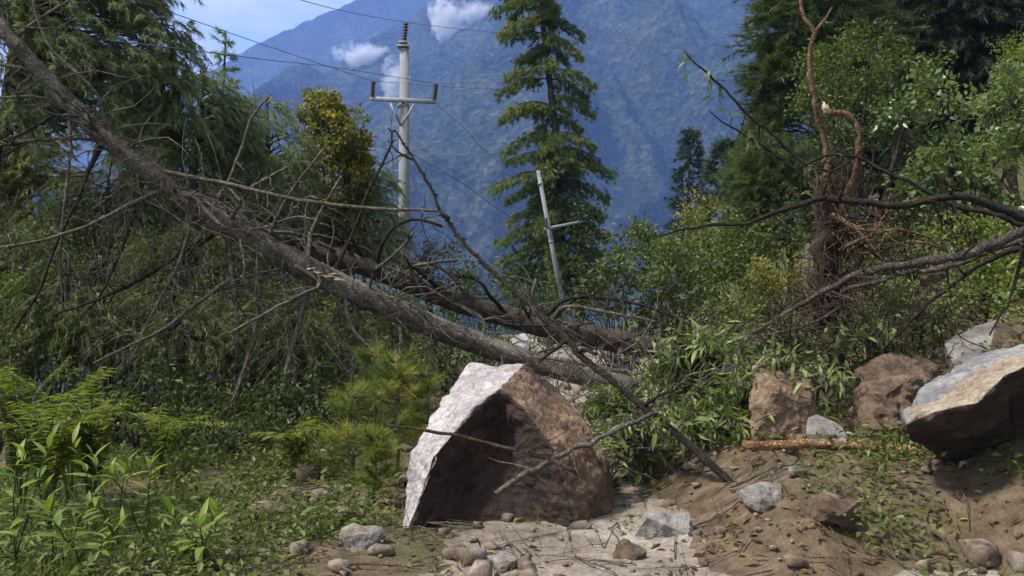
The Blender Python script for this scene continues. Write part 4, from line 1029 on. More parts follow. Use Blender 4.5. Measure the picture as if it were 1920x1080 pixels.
# thicket on the left bank
SH = 'shrubs of the left bank'
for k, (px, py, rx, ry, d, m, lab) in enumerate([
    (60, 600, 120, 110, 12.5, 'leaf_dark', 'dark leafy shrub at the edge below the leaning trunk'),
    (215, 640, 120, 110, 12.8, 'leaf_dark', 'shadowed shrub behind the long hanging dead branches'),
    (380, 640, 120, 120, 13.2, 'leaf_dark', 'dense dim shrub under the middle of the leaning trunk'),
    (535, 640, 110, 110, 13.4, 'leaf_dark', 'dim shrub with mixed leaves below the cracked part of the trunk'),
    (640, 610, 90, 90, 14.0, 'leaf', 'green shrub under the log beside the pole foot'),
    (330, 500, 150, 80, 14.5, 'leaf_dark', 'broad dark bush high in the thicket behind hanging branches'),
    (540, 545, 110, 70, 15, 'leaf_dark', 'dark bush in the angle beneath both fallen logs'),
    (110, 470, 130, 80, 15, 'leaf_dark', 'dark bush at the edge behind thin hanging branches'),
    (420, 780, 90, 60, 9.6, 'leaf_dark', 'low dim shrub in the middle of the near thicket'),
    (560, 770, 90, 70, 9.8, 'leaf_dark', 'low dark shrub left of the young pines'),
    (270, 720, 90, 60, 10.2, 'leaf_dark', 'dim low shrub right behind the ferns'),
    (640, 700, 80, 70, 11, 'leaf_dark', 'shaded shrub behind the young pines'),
    (835, 640, 80, 60, 15.5, 'leaf', 'bright green shrub right of the pole foot under the log'),
    (730, 640, 70, 60, 17, 'leaf_light', 'yellow green shrub seen behind the pole foot'),
    (940, 640, 60, 36, 16.5, 'leaf', 'low green bush behind the blue grey stone'),
    (1010, 560, 60, 40, 22, 'leaf_dark', 'dark low bush behind the second log left of the leaning pole'),
    (905, 540, 60, 40, 19, 'leaf_dark', 'low bush behind the second log below the blue gap'),
    (820, 500, 70, 50, 19, 'leaf_dark', 'brown green scrub right of the concrete pole above the second log'),
]):
    leafy('shrub', lab, gp(px, 0, d), [B_(px, py, rx, ry, d, rx * d / F * .7), B_(px + 40, py + 60, rx * .8, ry * .8, d - .3, rx * d / F * .6)], M[m], 30 + k, .078, .040, 34, .24, 1.1, .35, 14, 'shrub', SH, .35, stem_r=.016, down=.35)
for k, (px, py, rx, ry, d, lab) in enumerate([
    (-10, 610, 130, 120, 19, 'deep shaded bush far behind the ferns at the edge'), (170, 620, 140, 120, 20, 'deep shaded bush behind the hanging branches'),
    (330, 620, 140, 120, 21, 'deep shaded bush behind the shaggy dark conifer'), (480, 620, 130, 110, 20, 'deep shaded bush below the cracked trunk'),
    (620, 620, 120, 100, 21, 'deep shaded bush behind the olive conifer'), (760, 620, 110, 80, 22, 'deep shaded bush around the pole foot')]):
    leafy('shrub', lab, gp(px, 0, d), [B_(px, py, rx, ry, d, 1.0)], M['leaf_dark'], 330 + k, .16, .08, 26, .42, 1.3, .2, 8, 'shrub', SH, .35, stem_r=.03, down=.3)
# hanging dead needle strands in the thicket
mb = MB(); rr = random.Random(9)
n = 7000
px = RNG.uniform(-40, 720, n); lim = 330 + 0 * px
py = RNG.uniform(0, 1, n) ** .8 * 480 + np.interp(px, [0, 250, 420, 720], [330, 400, 480, 560])
d = RNG.uniform(10.8, 14, n)
B = np.stack([(px - 960) / F * d, d, CAMZ - (py - HOR) / F * d], -1)
keep = B[:, 2] > gz(B[:, 0], B[:, 1]) + .05
B = B[keep]; n = len(B)
clus = fbm(B[:, 0] * 1.7, B[:, 2] * 1.7 + B[:, 1], 3) > -.05
B = B[clus]; n = len(B)
V, Ft = needles(B, RNG.normal(0, .35, (n, 3)) + np.array((0, 0, -1.)), RNG.uniform(.12, .4, n), RNG.uniform(.006, .014, n), .3)
tag(obj('hanging_foliage', mesh_np('hanging_foliage', V, Ft, np.repeat(RNG.random(n), 3)), M['vine']), 'dry brown strands hanging through the dim thicket under the trunk', 'foliage', None, 'stuff')

# centre conifer with shelf like arms
def shelf_tree():
    d = 34.0; k = d / F
    base = gp(1046, 0, d, -.1); t = thing('fir_tree', base, 'tall conifer with layered drooping arms standing against the blue mountain', 'tree')
    tp = [np.append(P(a, b, d), w * k) for a, b, w in ((1004, -210, 1.2), (1010, -90, 3), (1014, 0, 4.5), (1022, 80, 5.5), (1034, 179, 6.5), (1042, 247, 7.5), (1046, 340, 9), (1048, 450, 10), (1047, 600, 12))]
    tp.append(np.append(base, 13 * k))
    tr = spline(tp, .3, .01)
    zs = tr[:, 2]
    def at(py):
        z = CAMZ - (py - HOR) * k; i = np.argmin(abs(zs - z)); return tr[i, :3]
    arms = []
    Lt = [(-6, 926, 20), (30, 938, 60), (60, 948, 66), (92, 966, 113), (130, 950, 140), (150, 934, 171), (190, 950, 205), (200, 938, 221), (250, 944, 279), (285, 952, 300), (315, 924, 350), (345, 950, 372), (380, 955, 410), (420, 935, 450), (450, 945, 490), (490, 940, 520)]
    Rt = [(-10, 1046, 12), (25, 1092, 62), (60, 1088, 100), (85, 1062, 110), (130, 1114, 155), (150, 1100, 180), (185, 1114, 207), (220, 1090, 245), (245, 1114, 271), (275, 1120, 300), (300, 1149, 322), (340, 1139, 366), (380, 1128, 400), (420, 1136, 440), (450, 1125, 475), (490, 1125, 520)]
    for y0, x1, y1 in Lt + Rt:
        arms.append((y0, P(x1, y1, d + RNG.uniform(-.9, .9))))
    for y0 in np.linspace(-200, -20, 16):
        a = RNG.uniform(0, 6.28); c = at(y0); L = (40 + (y0 + 200) * .28) * k
        arms.append((y0, c + np.array((math.cos(a) * L, math.sin(a) * L, -.35 * L))))
    for y0 in np.sort(RNG.uniform(-30, 520, 40)):
        a = RNG.uniform(0, 6.28); c = at(y0); L = (50 + max(y0, 0) * .10) * k * RNG.uniform(.6, 1)
        ca = math.cos(a)
        if abs(ca) > .55: L *= .7
        arms.append((y0, c + np.array((ca * L, math.sin(a) * L, -.45 * L))))
    mb = MB(); mb.tube(tr[:, :3], tr[:, 3], 9, .05); T = []; D = []; R = []
    for y0, tip in arms:
        a = at(y0); L = np.linalg.norm(tip - a)
        mid = a * .5 + tip * .5 + np.array((0, 0, .10 * L))
        p = spline([np.append(a, .035), np.append(mid, .022), np.append(tip, .006)], .12, .01)
        mb.tube(p[:, :3], np.maximum(p[:, 3], .005), 4, .05)
        ax = norm(tip - a); sd = norm(np.cross(ax, (0, 0, 1.)))
        tone = np.clip(.5 + RNG.normal(0, .18), 0, 1); m = len(p)
        for j in range(int(m * .18), m):
            f = j / m; w = L * .30 * (1 - .75 * f) * (.5 + min(f * 3, 1) * .5)
            for _ in range(10):
                u = RNG.uniform(-1, 1)
                T.append(p[j, :3] + sd * u * w + np.array((0, 0, -.22 * abs(u) * w - RNG.random() ** 2 * .32)) + RNG.normal(0, .06, 3))
                D.append(norm(ax * .6 + sd * u * .8 + np.array((0, 0, -.45)))); R.append(tone)
    for _ in range(2600):
        py_ = 300 + 270 * RNG.random() ** .8; w_ = 35 + (py_ - 300) * .26; a = RNG.uniform(0, 6.28); q_ = RNG.random() ** .5
        c = at(py_) + np.array((math.cos(a) * w_ * k * q_, math.sin(a) * w_ * k * q_ * .8, RNG.normal(0, .1)))
        T.append(c); D.append(norm(np.array((math.cos(a), math.sin(a), -.35)))); R.append(np.clip(.3 + RNG.normal(0, .15), 0, 1))
    part('trunk', mb.mesh('trunk'), M['trunk'], t)
    V, Ft, rn = tufts_to_mesh(np.array(T), np.array(D), 15, .20, .028, .55, .35, np.array(R), .05)
    part('crown', mesh_np('crown', V, Ft, rn), M['fir'], t)
shelf_tree()
leafy('shrub', 'dark evergreen shrub at the foot of the layered conifer', gp(1090, 0, 33), [B_(1095, 450, 42, 90, 33.5, 1.2), B_(1070, 530, 70, 60, 33, 1.2), B_(975, 520, 40, 70, 33.5, 1.2)], M['leaf_dark'], 61, .2, .09, 22, .45, 1.0, .3, 8, 'shrub', None, .4, stem_r=.04)

# right side trees
RG = 'trees of the right slope'
mass('tall soft needled pine at the edge of the right wood', 1540, -190, 22, [(1530, -60, 110, 90), (1500, 50, 90, 80), (1480, 130, 90, 60), (1580, 60, 90, 90), (1450, 150, 50, 40), (1560, 190, 90, 70), (1480, 230, 70, 50)], 12, 'greenpine', group=RG, L=.24, W=.018, dens=.7, droop=.3, tl=.5, gap=-.3, trunk_r=.18, tone=.5)
mass('lower soft pine in front of the wood below the tall one', 1490, 250, 20, [(1470, 300, 80, 50), (1440, 350, 70, 50), (1520, 350, 80, 60), (1460, 420, 90, 60)], 13, 'greenpine', group=RG, L=.20, W=.014, droop=.3, gap=-.3, trunk_r=.1, tone=.6)
mass('dark fir towering in the top corner of the right wood', 1830, -320, 24, [(1830, -60, 150, 100), (1780, 40, 120, 90), (1900, 60, 130, 100), (1850, 150, 120, 90), (1760, 130, 100, 80), (1930, 200, 100, 90), (1820, 260, 120, 90)], 14, 'darkfir', name='fir_tree', group=RG, L=.26, W=.030, dens=.55, droop=.7, tl=.6, gap=-.35, trunk_r=.25, tone=.4)
mass('dark fir deep between the soft pine and the corner fir', 1660, -260, 27, [(1650, -40, 110, 100), (1690, 60, 110, 100), (1620, 120, 110, 100), (1680, 220, 120, 100), (1630, 320, 120, 90)], 15, 'darkfir', name='fir_tree', group=RG, L=.28, W=.032, dens=.5, droop=.6, tl=.65, gap=-.4, trunk_r=.25, tone=.5)
con('spruce_tree', 'small dark spruce far off right of the layered conifer', 1292, 246, 60, 52, 16, 'spruce', nb=70, e0=5, sag=25, L=.5, W=.05, nn=12, droop=.3, t0=.05, group=RG, trunk_r=.2, twig_gap=.4, tuft_gap=.3, twig_len=.8)
con('spruce_tree', 'blue green spruce crown right of the small dark spruce', 1362, 268, 48, 80, 17, 'spruce', nb=70, e0=10, sag=20, L=.45, W=.045, nn=12, droop=.2, t0=.05, group=RG, trunk_r=.2, twig_gap=.4, tuft_gap=.28, twig_len=.8, tone=.8)
con('spruce_tree', 'dim conifer tip close against the lower soft pine', 1420, 225, 38, 75, 18, 'greenpine', nb=60, e0=10, sag=20, L=.35, W=.035, nn=12, droop=.2, t0=.05, group=RG, trunk_r=.2, twig_gap=.35, tuft_gap=.25, twig_len=.7)
leafy('broadleaf_tree', 'mid green broadleaf tree in front of the tall soft pine', gp(1620, 0, 17.5), [B_(1620, 110, 75, 60, 17.5, .8), B_(1690, 140, 70, 60, 17.4, .8), B_(1600, 210, 70, 60, 17.3, .7), B_(1700, 230, 60, 60, 17.4, .7), B_(1540, 180, 35, 60, 17.2, .4)], M['leaf'], 62, .10, .06, 34, .26, .75, .5, 12, 'tree', RG, .5, stem_r=.07)
leafy('broadleaf_tree', 'pale large leaved tree standing over the bank at the edge', gp(1830, 0, 12.5), [B_(1760, 180, 60, 45, 12.6, .5), B_(1690, 215, 55, 35, 12.5, .4), B_(1845, 260, 80, 70, 12.5, .6), B_(1780, 330, 85, 60, 12.3, .6), B_(1880, 370, 80, 70, 12.0, .6), B_(1900, 170, 60, 60, 12.5, .5)], M['leaf_pale'], 63, .115, .075, 24, .21, .5, .45, 18, 'tree', RG, .55, stem_r=.035, curl=.1)
leafy('broadleaf_tree', 'yellow green feathery tree in the corner beside the pale leaved one', gp(1930, 0, 13.5), [B_(1900, 210, 80, 80, 13.6, .7), B_(1850, 300, 70, 60, 13.4, .6), B_(1750, 330, 50, 50, 13.3, .5), B_(1930, 120, 60, 60, 13.6, .6)], M['leaf_light'], 64, .06, .022, 60, .22, .9, .4, 14, 'tree', RG, .5, stem_r=.04)
leafy('shrub', 'yellow green bush on the bank below the pale leaved tree', gp(1860, 0, 11.2), [B_(1880, 500, 80, 60, 11.2, .5), B_(1800, 440, 70, 50, 11.4, .5), B_(1700, 560, 60, 40, 11, .4)], M['leaf_light'], 65, .075, .04, 26, .19, .8, .4, 12, 'shrub', None, .5, stem_r=.02)
BG = 'bushes behind the fallen trees'
for k, (px, py, rx, ry, d, m, L, W, cl, lab) in enumerate([
    (1180, 480, 60, 65, 17, 'leaf', .12, .065, .24, 'bright leafy bush right of the leaning pole'),
    (1150, 545, 60, 45, 18, 'leaf_dark', .12, .06, .24, 'shaded bush at the foot of the leaning pole'),
    (1325, 415, 70, 45, 26, 'leaf_yellow', .14, .06, .35, 'pale yellowish bush beneath the small dark spruce'),
    (1290, 500, 90, 70, 16, 'leaf', .10, .055, .24, 'mid green bush behind the lance leaved tangle'),
    (1390, 470, 80, 80, 15, 'leaf', .09, .045, .22, 'soft green bush left of the yellow bush'),
    (1450, 525, 55, 60, 13, 'leaf_yellow', .075, .035, .17, 'yellow tinged bush just left of the root stump'),
    (1480, 420, 60, 60, 14.5, 'leaf_dark', .09, .045, .22, 'dark bush behind the dark wavy branch'),
    (1640, 470, 70, 80, 13, 'leaf_dark', .085, .045, .2, 'dim bush behind the red roots of the stump'),
    (1720, 400, 80, 80, 14.5, 'leaf_dark', .09, .05, .22, 'dark leafy bush between stump and pale leaved tree'),
    (1380, 590, 60, 45, 11.5, 'leaf', .09, .035, .18, 'green bush at the lower end of the mossy grey branch'),
    (1640, 580, 90, 50, 11, 'leaf_dark', .07, .035, .17, 'leafy scrub on the bank right of the stump foot'),
    (1260, 575, 80, 45, 17, 'leaf_dark', .10, .05, .24, 'low dark bush behind the upper end of the second log'),
    (1370, 560, 80, 50, 18, 'leaf', .11, .055, .26, 'bush filling the gap behind the soft green one'),
    (1460, 560, 70, 60, 17, 'leaf', .10, .05, .24, 'bush behind the yellow tinged one'),
    (1420, 440, 70, 60, 24, 'leaf', .14, .07, .34, 'rounded bush below the dim conifer tip'),
    (1250, 450, 60, 50, 24, 'leaf', .14, .07, .34, 'rounded bush left of the pale yellowish bush'),
    (1560, 150, 60, 100, 14, 'leaf', .07, .045, .18, 'creeper leaves around the tall broken stem'),
    (1570, 280, 40, 70, 10.4, 'leaf_dark', .06, .04, .14, 'brownish green leaves behind the snapped stem'),
]):
    leafy('shrub', lab, gp(px, 0, d), [B_(px, py, rx, ry, d, rx * d / F * .7), B_(px - 25, py + 30, rx * .7, ry * .7, d, rx * d / F * .5)], M[m], 80 + k, L, W, 26, cl, .85, .35, 10, 'shrub', BG, .4, stem_r=.02)

# ------------------------------------------------------------------ lance leaved tangle beside the logs
def leaf_mesh(name, L, W, curl=.25, fold=.25, seg=5):
    t = np.linspace(0, 1, seg + 1)
    w = W * .5 * np.sin(np.pi * np.clip(t, .02, .985) ** .8)
    V = []
    for a, b in zip(t, w):
        z = -curl * L * a * a
        V += [(-b, a * L, z + fold * b), (0, a * L, z), (b, a * L, z + fold * b)]
    Fq = []
    for i in range(seg):
        o = i * 3; Fq += [(o, o + 1, o + 4, o + 3), (o + 1, o + 2, o + 5, o + 4)]
    return mesh_np(name, np.array(V), np.array(Fq), None, True)
def add_rnd(me, v):
    at = me.attributes.new('rnd', 'FLOAT', 'POINT'); at.data.foreach_set('value', np.full(len(me.vertices), v, np.float32)); return me
def leaf_set(name, mat, L, W, curl, n=5):
    out = []
    for i in range(n):
        me = add_rnd(leaf_mesh(name, L, W, curl), (i + .5) / n); me.materials.append(mat); out.append(me)
    return out
def put_leaf(me, parent, pos, direc, scale, roll=0.0, under=None):
    o = bpy.data.objects.new('leaf', me); COL.objects.link(o)
    dv = Vector(direc).normalized()
    q_ = dv.to_track_quat('Y', 'Z')
    o.rotation_mode = 'QUATERNION'
    from mathutils import Quaternion
    o.rotation_quaternion = q_ @ Quaternion((0, 1, 0), roll)
    o.location = Vector(pos) - BASES[parent.name]
    o.scale = (scale,) * 3
    o.parent = parent
    if under is not None: o.parent = under; o.location = Vector(pos)
    return o
def lance_shrub(name, label, base, stems, nleaf_obj, mat, L, W, extra, seed, cat='shrub'):
    """stems: px rows; leaves along each, those nearest are single objects"""
    rr = random.Random(seed); t = thing(name, base, label, cat)
    mb = MB(); sites = []
    for rws in stems:
        p = pxpath(rws, .05, .006); mb.tube(p[:, :3], np.maximum(p[:, 3], .003), 4, .06)
        m = len(p)
        for j in range(int(m * .25), m):
            if rr.random() < .75:
                ax = norm(p[min(j + 1, m - 1), :3] - p[j - 1, :3])
                sd = norm(np.cross(ax, RNG.normal(0, 1, 3)))
                sites.append((p[j, :3], norm(ax * .7 + sd + np.array((0, 0, -.25)))))
    part('stems', mb.mesh('stems'), M['branch'], t)
    rr.shuffle(sites)
    sites.sort(key=lambda s: s[0][1] + rr.uniform(-.5, .5))
    ms = leaf_set('leaf', mat, 1.0, W / L, .25)
    for p, d_ in sites[:nleaf_obj]:
        put_leaf(ms[rr.randrange(5)] if rr.random() < .93 else ms[4], t, p, d_, L * rr.uniform(.6, 1.2), rr.uniform(-.7, .7))
    rest = sites[nleaf_obj:]
    B = np.array([s[0] for s in rest] * extra); D = np.array([s[1] for s in rest] * extra)
    if len(B):
        n = len(B); B = B + RNG.normal(0, .06, (n, 3)); D = norm(D + RNG.normal(0, .45, (n, 3)))
        V, Ft = leaves(B, D, L * RNG.uniform(.5, 1.1, n), W * RNG.uniform(.7, 1.1, n), .5, .2, .2)
        part('foliage', mesh_np('foliage', V, Ft, np.repeat(RNG.random(n) ** 1.3, 4)), mat, t, kind='stuff')
    return t
rr = random.Random(31)
def fan(cx, cy, d, n, rx, ry, up=1.0):
    out = []
    for _ in range(n):
        a = rr.uniform(0, math.pi) if rr.random() < .8 else rr.uniform(math.pi, 2 * math.pi)
        ex, ey = math.cos(a) * rx * rr.uniform(.5, 1), -math.sin(a) * ry * rr.uniform(.5, 1) * up
        x0, y0 = cx + rr.uniform(-.25, .25) * rx, cy + rr.uniform(-.1, .3) * ry
        dd = d + rr.uniform(-.5, .5)
        out.append([(x0, y0, d, 3), (x0 + ex * .5, y0 + ey * .65, (d + dd) / 2, 2.2), (x0 + ex, y0 + ey * .8, dd, 1.2), (x0 + ex * 1.25, y0 + ey * .7 + 14, dd, .8)])
    return out
lance_shrub('leafy_tangle', 'torn shrub of lance shaped leaves heaped over the ends of the logs', P(1300, 800, 8.8), fan(1310, 690, 8.9, 60, 105, 100) + fan(1350, 740, 8.6, 34, 90, 80), 290, M['lance'], .165, .042, 5, 1)
lance_shrub('leafy_tangle', 'darker lance leaved heap between the thin stem and the orange block', P(1330, 880, 7.8), fan(1340, 810, 7.9, 50, 90, 80) + fan(1400, 740, 8.2, 26, 60, 70), 200, M['lance'], .15, .038, 5, 2)
lance_shrub('leafy_tangle', 'pale leaved sprays right of the split boulder under the thin stem', P(1190, 870, 7.6), fan(1190, 830, 7.7, 46, 95, 90) + fan(1160, 760, 8.4, 22, 60, 50), 230, M['lance'], .145, .036, 4, 3)
lance_shrub('leafy_tangle', 'leaf sprays draped over the top of the orange block', P(1480, 740, 7.7), fan(1470, 690, 8.0, 16, 70, 45) + fan(1545, 720, 7.8, 20, 60, 60), 120, M['lance'], .14, .032, 2, 4)
lance_shrub('leafy_tangle', 'light green leaf sprays on the slope below the mossy grey branch', P(1480, 660, 9.2), fan(1470, 640, 9.2, 26, 90, 60), 80, M['lance'], .16, .036, 2, 5)
lance_shrub('leafy_tangle', 'scattered leaf sprays on the earth bank right of the stump foot', P(1650, 650, 9.0), fan(1640, 640, 8.9, 26, 100, 60) + fan(1730, 590, 9.3, 20, 80, 60), 90, M['lance'], .14, .040, 2, 6)
leafy('shrub', 'broad yellow green scrub on the bank right behind the angular grey rock', gp(1850, 0, 10.6), [B_(1850, 540, 90, 50, 10.6, .5), B_(1760, 610, 60, 40, 10.2, .4), B_(1910, 480, 60, 60, 10.8, .4)], M['leaf_light'], 66, .08, .045, 30, .2, .9, .4, 14, 'shrub', None, .5, stem_r=.014)
leafy('shrub', 'olive scrub on the bank between the stump and the mossy branch', gp(1690, 0, 10.4), [B_(1690, 590, 80, 50, 10.4, .5), B_(1610, 620, 60, 40, 10.2, .4)], M['leaf_dark'], 67, .065, .035, 30, .18, .8, .4, 12, 'shrub', None, .5, stem_r=.012)
for (px, py, d, n) in ((1286, 112, 10.6, 9), (1330, 150, 10.6, 7), (1350, 165, 10.6, 5), (1372, 220, 10.6, 2), (1405, 262, 10.7, 8), (1515, 325, 9.0, 6)):
    t = thing('leaf_sprig', P(px, py, d), {1286: 'sprig of narrow leaves at the tip of the slender branch', 1330: 'drooping dark sprig on the slender branch below its tip', 1350: 'small sprig beside the drooping dark sprig', 1372: 'tiny pair of leaves hanging below the slender branch',
               1405: 'pale drooping sprig where the bare twig meets the wood', 1515: 'pale leaves at the end of the thin arching branch'}[px], 'sprig')
    ms = leaf_set('leaf', M['leaf_pale'], 1.0, .28, .2, 3)
    mb = MB(); c = P(px, py, d); mb.tube([c, c + np.array((-.02, 0, -.1)), c + np.array((.02, 0, -.22))], [.005, .004, .002], 4)
    part('stem', mb.mesh('stem'), M['branch_dark'], t)
    for _ in range(n):
        put_leaf(ms[rr.randrange(3)], t, c + np.array((rr.uniform(-.05, .05), rr.uniform(-.04, .04), rr.uniform(-.22, .12))), (rr.uniform(-.6, .6), rr.uniform(-.5, .5), rr.uniform(-1, .3)), rr.uniform(.09, .15), rr.uniform(-1, 1))

# tangle of fine roots and twigs on the bank
mb = MB()
for k in range(430):
    px = rr.uniform(1430, 1800); py = rr.uniform(490, 700) if px > 1500 else rr.uniform(560, 680); d = rr.uniform(8.3, 10.0)
    c = P(px, py, d); dd = norm(np.array((rr.uniform(-1, 1), rr.uniform(-.6, .6), rr.uniform(-1, .6)))); L = rr.uniform(.3, 1.1); r0 = rr.uniform(.003, .011)
    q_ = [np.append(c, r0)]
    for j in range(1, 7):
        dd = norm(dd + RNG.normal(0, .38, 3) + np.array((0, 0, -.08))); q_.append(np.append(q_[-1][:3] + dd * L / 6, r0 * (1 - j / 8)))
    q_ = np.array(q_); mb.tube(q_[:, :3], q_[:, 3], 3)
tag(obj('twig_debris', mb.mesh('twig_debris'), M['rootwood']), 'mat of fine dead roots and twigs over the earth bank', 'debris', None, 'stuff')
mb = MB()
for k in range(240):
    px = rr.uniform(1040, 1460); py = rr.uniform(610, 850); d = rr.uniform(7.2, 9.2)
    c = P(px, py, d); dd = norm(np.array((rr.uniform(-1, 1), rr.uniform(-.5, .5), rr.uniform(-.8, .8)))); L = rr.uniform(.25, 1.0); r0 = rr.uniform(.003, .009)
    q_ = [np.append(c, r0)]
    for j in range(1, 6):
        dd = norm(dd + RNG.normal(0, .22, 3)); q_.append(np.append(q_[-1][:3] + dd * L / 5, r0 * (1 - j / 7)))
    q_ = np.array(q_); mb.tube(q_[:, :3], q_[:, 3], 3)
tag(obj('twig_debris', mb.mesh('twig_debris'), M['branch']), 'loose dead twigs caught in the lance leaved tangle', 'debris', None, 'stuff')
# earth bank under the tangle
def bank():
    n = 70; u = np.linspace(0, 1, n); v = np.linspace(0, 1, n)
    Uu, Vv = np.meshgrid(u, v)
    x = 2.4 + Uu * 3.4; y = 8.6 + Vv * 3.4
    z0 = gz(x, y)
    h = np.sin(np.clip(Uu * 1.3, 0, 1) * np.pi / 2) * np.sin(np.clip(Vv * 1.6, 0, 1) * np.pi / 2) * .62
    h *= np.clip((1 - Vv) * 5, 0, 1) * np.clip(Uu * 3, 0, 1) * np.clip(1.05 - Uu, 0, 1) ** .8
    z = z0 - .06 + h * (.75 + .25 * fbm(x * 1.2, y * 1.2)) + .06 * fbm(x * 4, y * 4, 3) * h
    i = np.arange(n - 1)[:, None] * n + np.arange(n - 1)[None]
    G = np.stack([i, i + 1, i + n + 1, i + n], -1).reshape(-1, 4)
    return mesh_np('earth_bank', np.stack([x, y, z], -1).reshape(-1, 3), G, None, True)
obj('earth_bank', bank(), M['brownrock'], kind='structure')

# ------------------------------------------------------------------ foreground left plants
def weed(label, px, d, h_px, nst, seed, mat='weed', L=.22, W=.05, group='bright weeds in the near corner'):
    r_ = random.Random(seed); b = gp(px, 0, d, -.02); t = thing('weed_plant', b, label, 'plant', group)
    H = h_px * d / F; ms = leaf_set('leaf', M[mat], 1.0, W / L, .35)
    for s in range(nst):
        a = r_.uniform(0, 6.28); rad = r_.uniform(.05, .28); hh = H * r_.uniform(.7, 1.05)
        tip = b + np.array((math.cos(a) * rad, math.sin(a) * rad, hh))
        p = spline([np.append(b + RNG.normal(0, .02, 3), .006), np.append(b * .5 + tip * .5 + np.array((0, 0, .05)), .005), np.append(tip, .003)], .06, .004)
        V, Fq = tube(p[:, :3], p[:, 3], 5, .05)
        stem = part('stem', mesh_np('stem', V, Fq, np.zeros(len(V)), True), M['grass'], t)
        m = len(p); az = r_.uniform(0, 6)
        for k in range(13):
            f = .3 + .7 * k / 12; az += 2.4
            c = np.array([np.interp(f * (m - 1), np.arange(m), p[:, j]) for j in range(3)])
            e = .2 + 1.0 * max(0, f - .55) / .45
            put_leaf(ms[r_.randrange(5)], t, c, (math.cos(az) * math.cos(e), math.sin(az) * math.cos(e), math.sin(e)), L * (1.1 - .35 * f) * r_.uniform(.5, 1.2), r_.uniform(-.3, .3), stem)
    return t
weed('bright green lance leaved weed at the very edge', 20, 5.6, 270, 3, 1)
weed('bright weed with upright whorls second from the edge', 110, 5.9, 190, 2, 2)
weed('bright weed whorl right of centre in the near weeds', 215, 6.2, 200, 3, 3)
weed('light green weed at the right end of the near weeds', 275, 6.4, 185, 3, 4)
weed('low weed in front between the two tallest weeds', 160, 5.5, 130, 2, 5)
weed('weed low at the lower edge right of the bright weeds', 380, 5.7, 110, 3, 6)
# fern like yellow sprays behind the weeds
def fern(label, px, d, top, n, seed, mat='fern'):
    r_ = random.Random(seed); b = gp(px, 0, d); H = (CAMZ - (top - HOR) / F * d) - b[2]
    t = thing('fern', b, label, 'fern', 'yellowing ferns behind the weeds'); mb = MB(); Bl = []; Dl = []
    for k in range(n):
        a = r_.uniform(0, 6.28); rad = r_.uniform(.3, .6)
        tip = b + np.array((math.cos(a) * rad, math.sin(a) * rad * .8, H * r_.uniform(.75, 1)))
        mid = b + np.array((math.cos(a) * rad * .35, math.sin(a) * rad * .3, H * .75))
        p = spline([np.append(b, .007), np.append(mid, .005), np.append(tip, .002)], .04, .002)
        mb.tube(p[:, :3], p[:, 3], 4); m = len(p)
        for j in range(m // 3, m):
            ax = norm(p[min(j + 1, m - 1), :3] - p[j - 1, :3]); sd = norm(np.cross(ax, (0, 0, 1.)))
            for s in (-1, 1):
                for _ in range(2):
                    Bl.append(p[j, :3] + ax * r_.uniform(-.02, .02)); Dl.append(norm(sd * s + ax * .5 + np.array((0, 0, r_.uniform(-.3, .1)))))
    part('stems', mb.mesh('stems'), M['grass'], t)
    B = np.array(Bl); D = np.array(Dl); nn_ = len(B)
    V, Ft = leaves(B, D, RNG.uniform(.07, .14, nn_), RNG.uniform(.014, .024, nn_), .8, .1, .25)
    part('fronds', mesh_np('fronds', V, Ft, np.repeat(np.clip(RNG.normal(.5, .25, nn_), 0, 1), 4)), M[mat], t)
for k, (px, d, top, lab) in enumerate([(40, 8.2, 672, 'yellow green fern at the edge'), (130, 8.0, 690, 'yellow tipped fern behind the bright weeds'), (170, 7.4, 730, 'feathery fern just above the bright weeds'), (90, 7.0, 750, 'low fern between the weeds at the edge'),
                                   (545, 8.5, 790, 'small yellow fern alone in the dark thicket'), (300, 8.8, 770, 'faint fern in the shade right of the weeds')]):
    fern(lab, px, d, top, 11, 50 + k)
# young long needled pines beside the split boulder
def young_pine(label, px, d, top, w_px, seed, n=26):
    r_ = random.Random(seed); b = gp(px, 0, d); H = (CAMZ - (top - HOR) / F * d) - b[2]; w = w_px * d / F
    t = thing('young_pine', b, label, 'pine', 'young pines beside the split boulder'); mb = MB(); T = []; D = []; R = []
    mb.tube(np.array([b, b + np.array((.02, 0, H * .5)), b + np.array((0, 0, H * .95))]), [.02, .014, .005], 6, .05)
    for k in range(n):
        f = r_.uniform(.25, .95); a = r_.uniform(0, 6.28); L = w * (1.15 - f * .8) * r_.uniform(.7, 1.1)
        c = b + np.array((0, 0, H * f)); tip = c + np.array((math.cos(a) * L, math.sin(a) * L, L * r_.uniform(.2, .7)))
        p = spline([np.append(c, .008), np.append((c + tip) / 2 - np.array((0, 0, .03)), .006), np.append(tip, .003)], .06, .004); mb.tube(p[:, :3], p[:, 3], 4)
        tone = r_.random() ** 1.2
        for j in range(len(p) // 3, len(p)):
            T.append(p[j, :3]); D.append(norm(p[-1, :3] - p[0, :3] + np.array((0, 0, .3 * L)))); R.append(tone)
    part('stem', mb.mesh('stem'), M['branch'], t)
    V, Ft, rn = tufts_to_mesh(np.array(T), np.array(D), 26, .15, .006, .55, .08, np.array(R), .02)
    part('needles', mesh_np('needles', V, Ft, rn), M['youngpine'], t)
for k, a in enumerate([('bushy yellow green young pine left of the split boulder', 745, 8.6, 660, 70), ('low green young pine touching the pale face of the split boulder', 800, 8.8, 690, 50), ('young pine with deep green fans left of the yellow green one', 660, 8.2, 730, 60),
                       ('young pine with golden tips behind the other young pines', 700, 9.8, 640, 55), ('small young pine low in front of the split boulder left side', 700, 7.4, 810, 55)]):
    young_pine(*a, seed=70 + k)

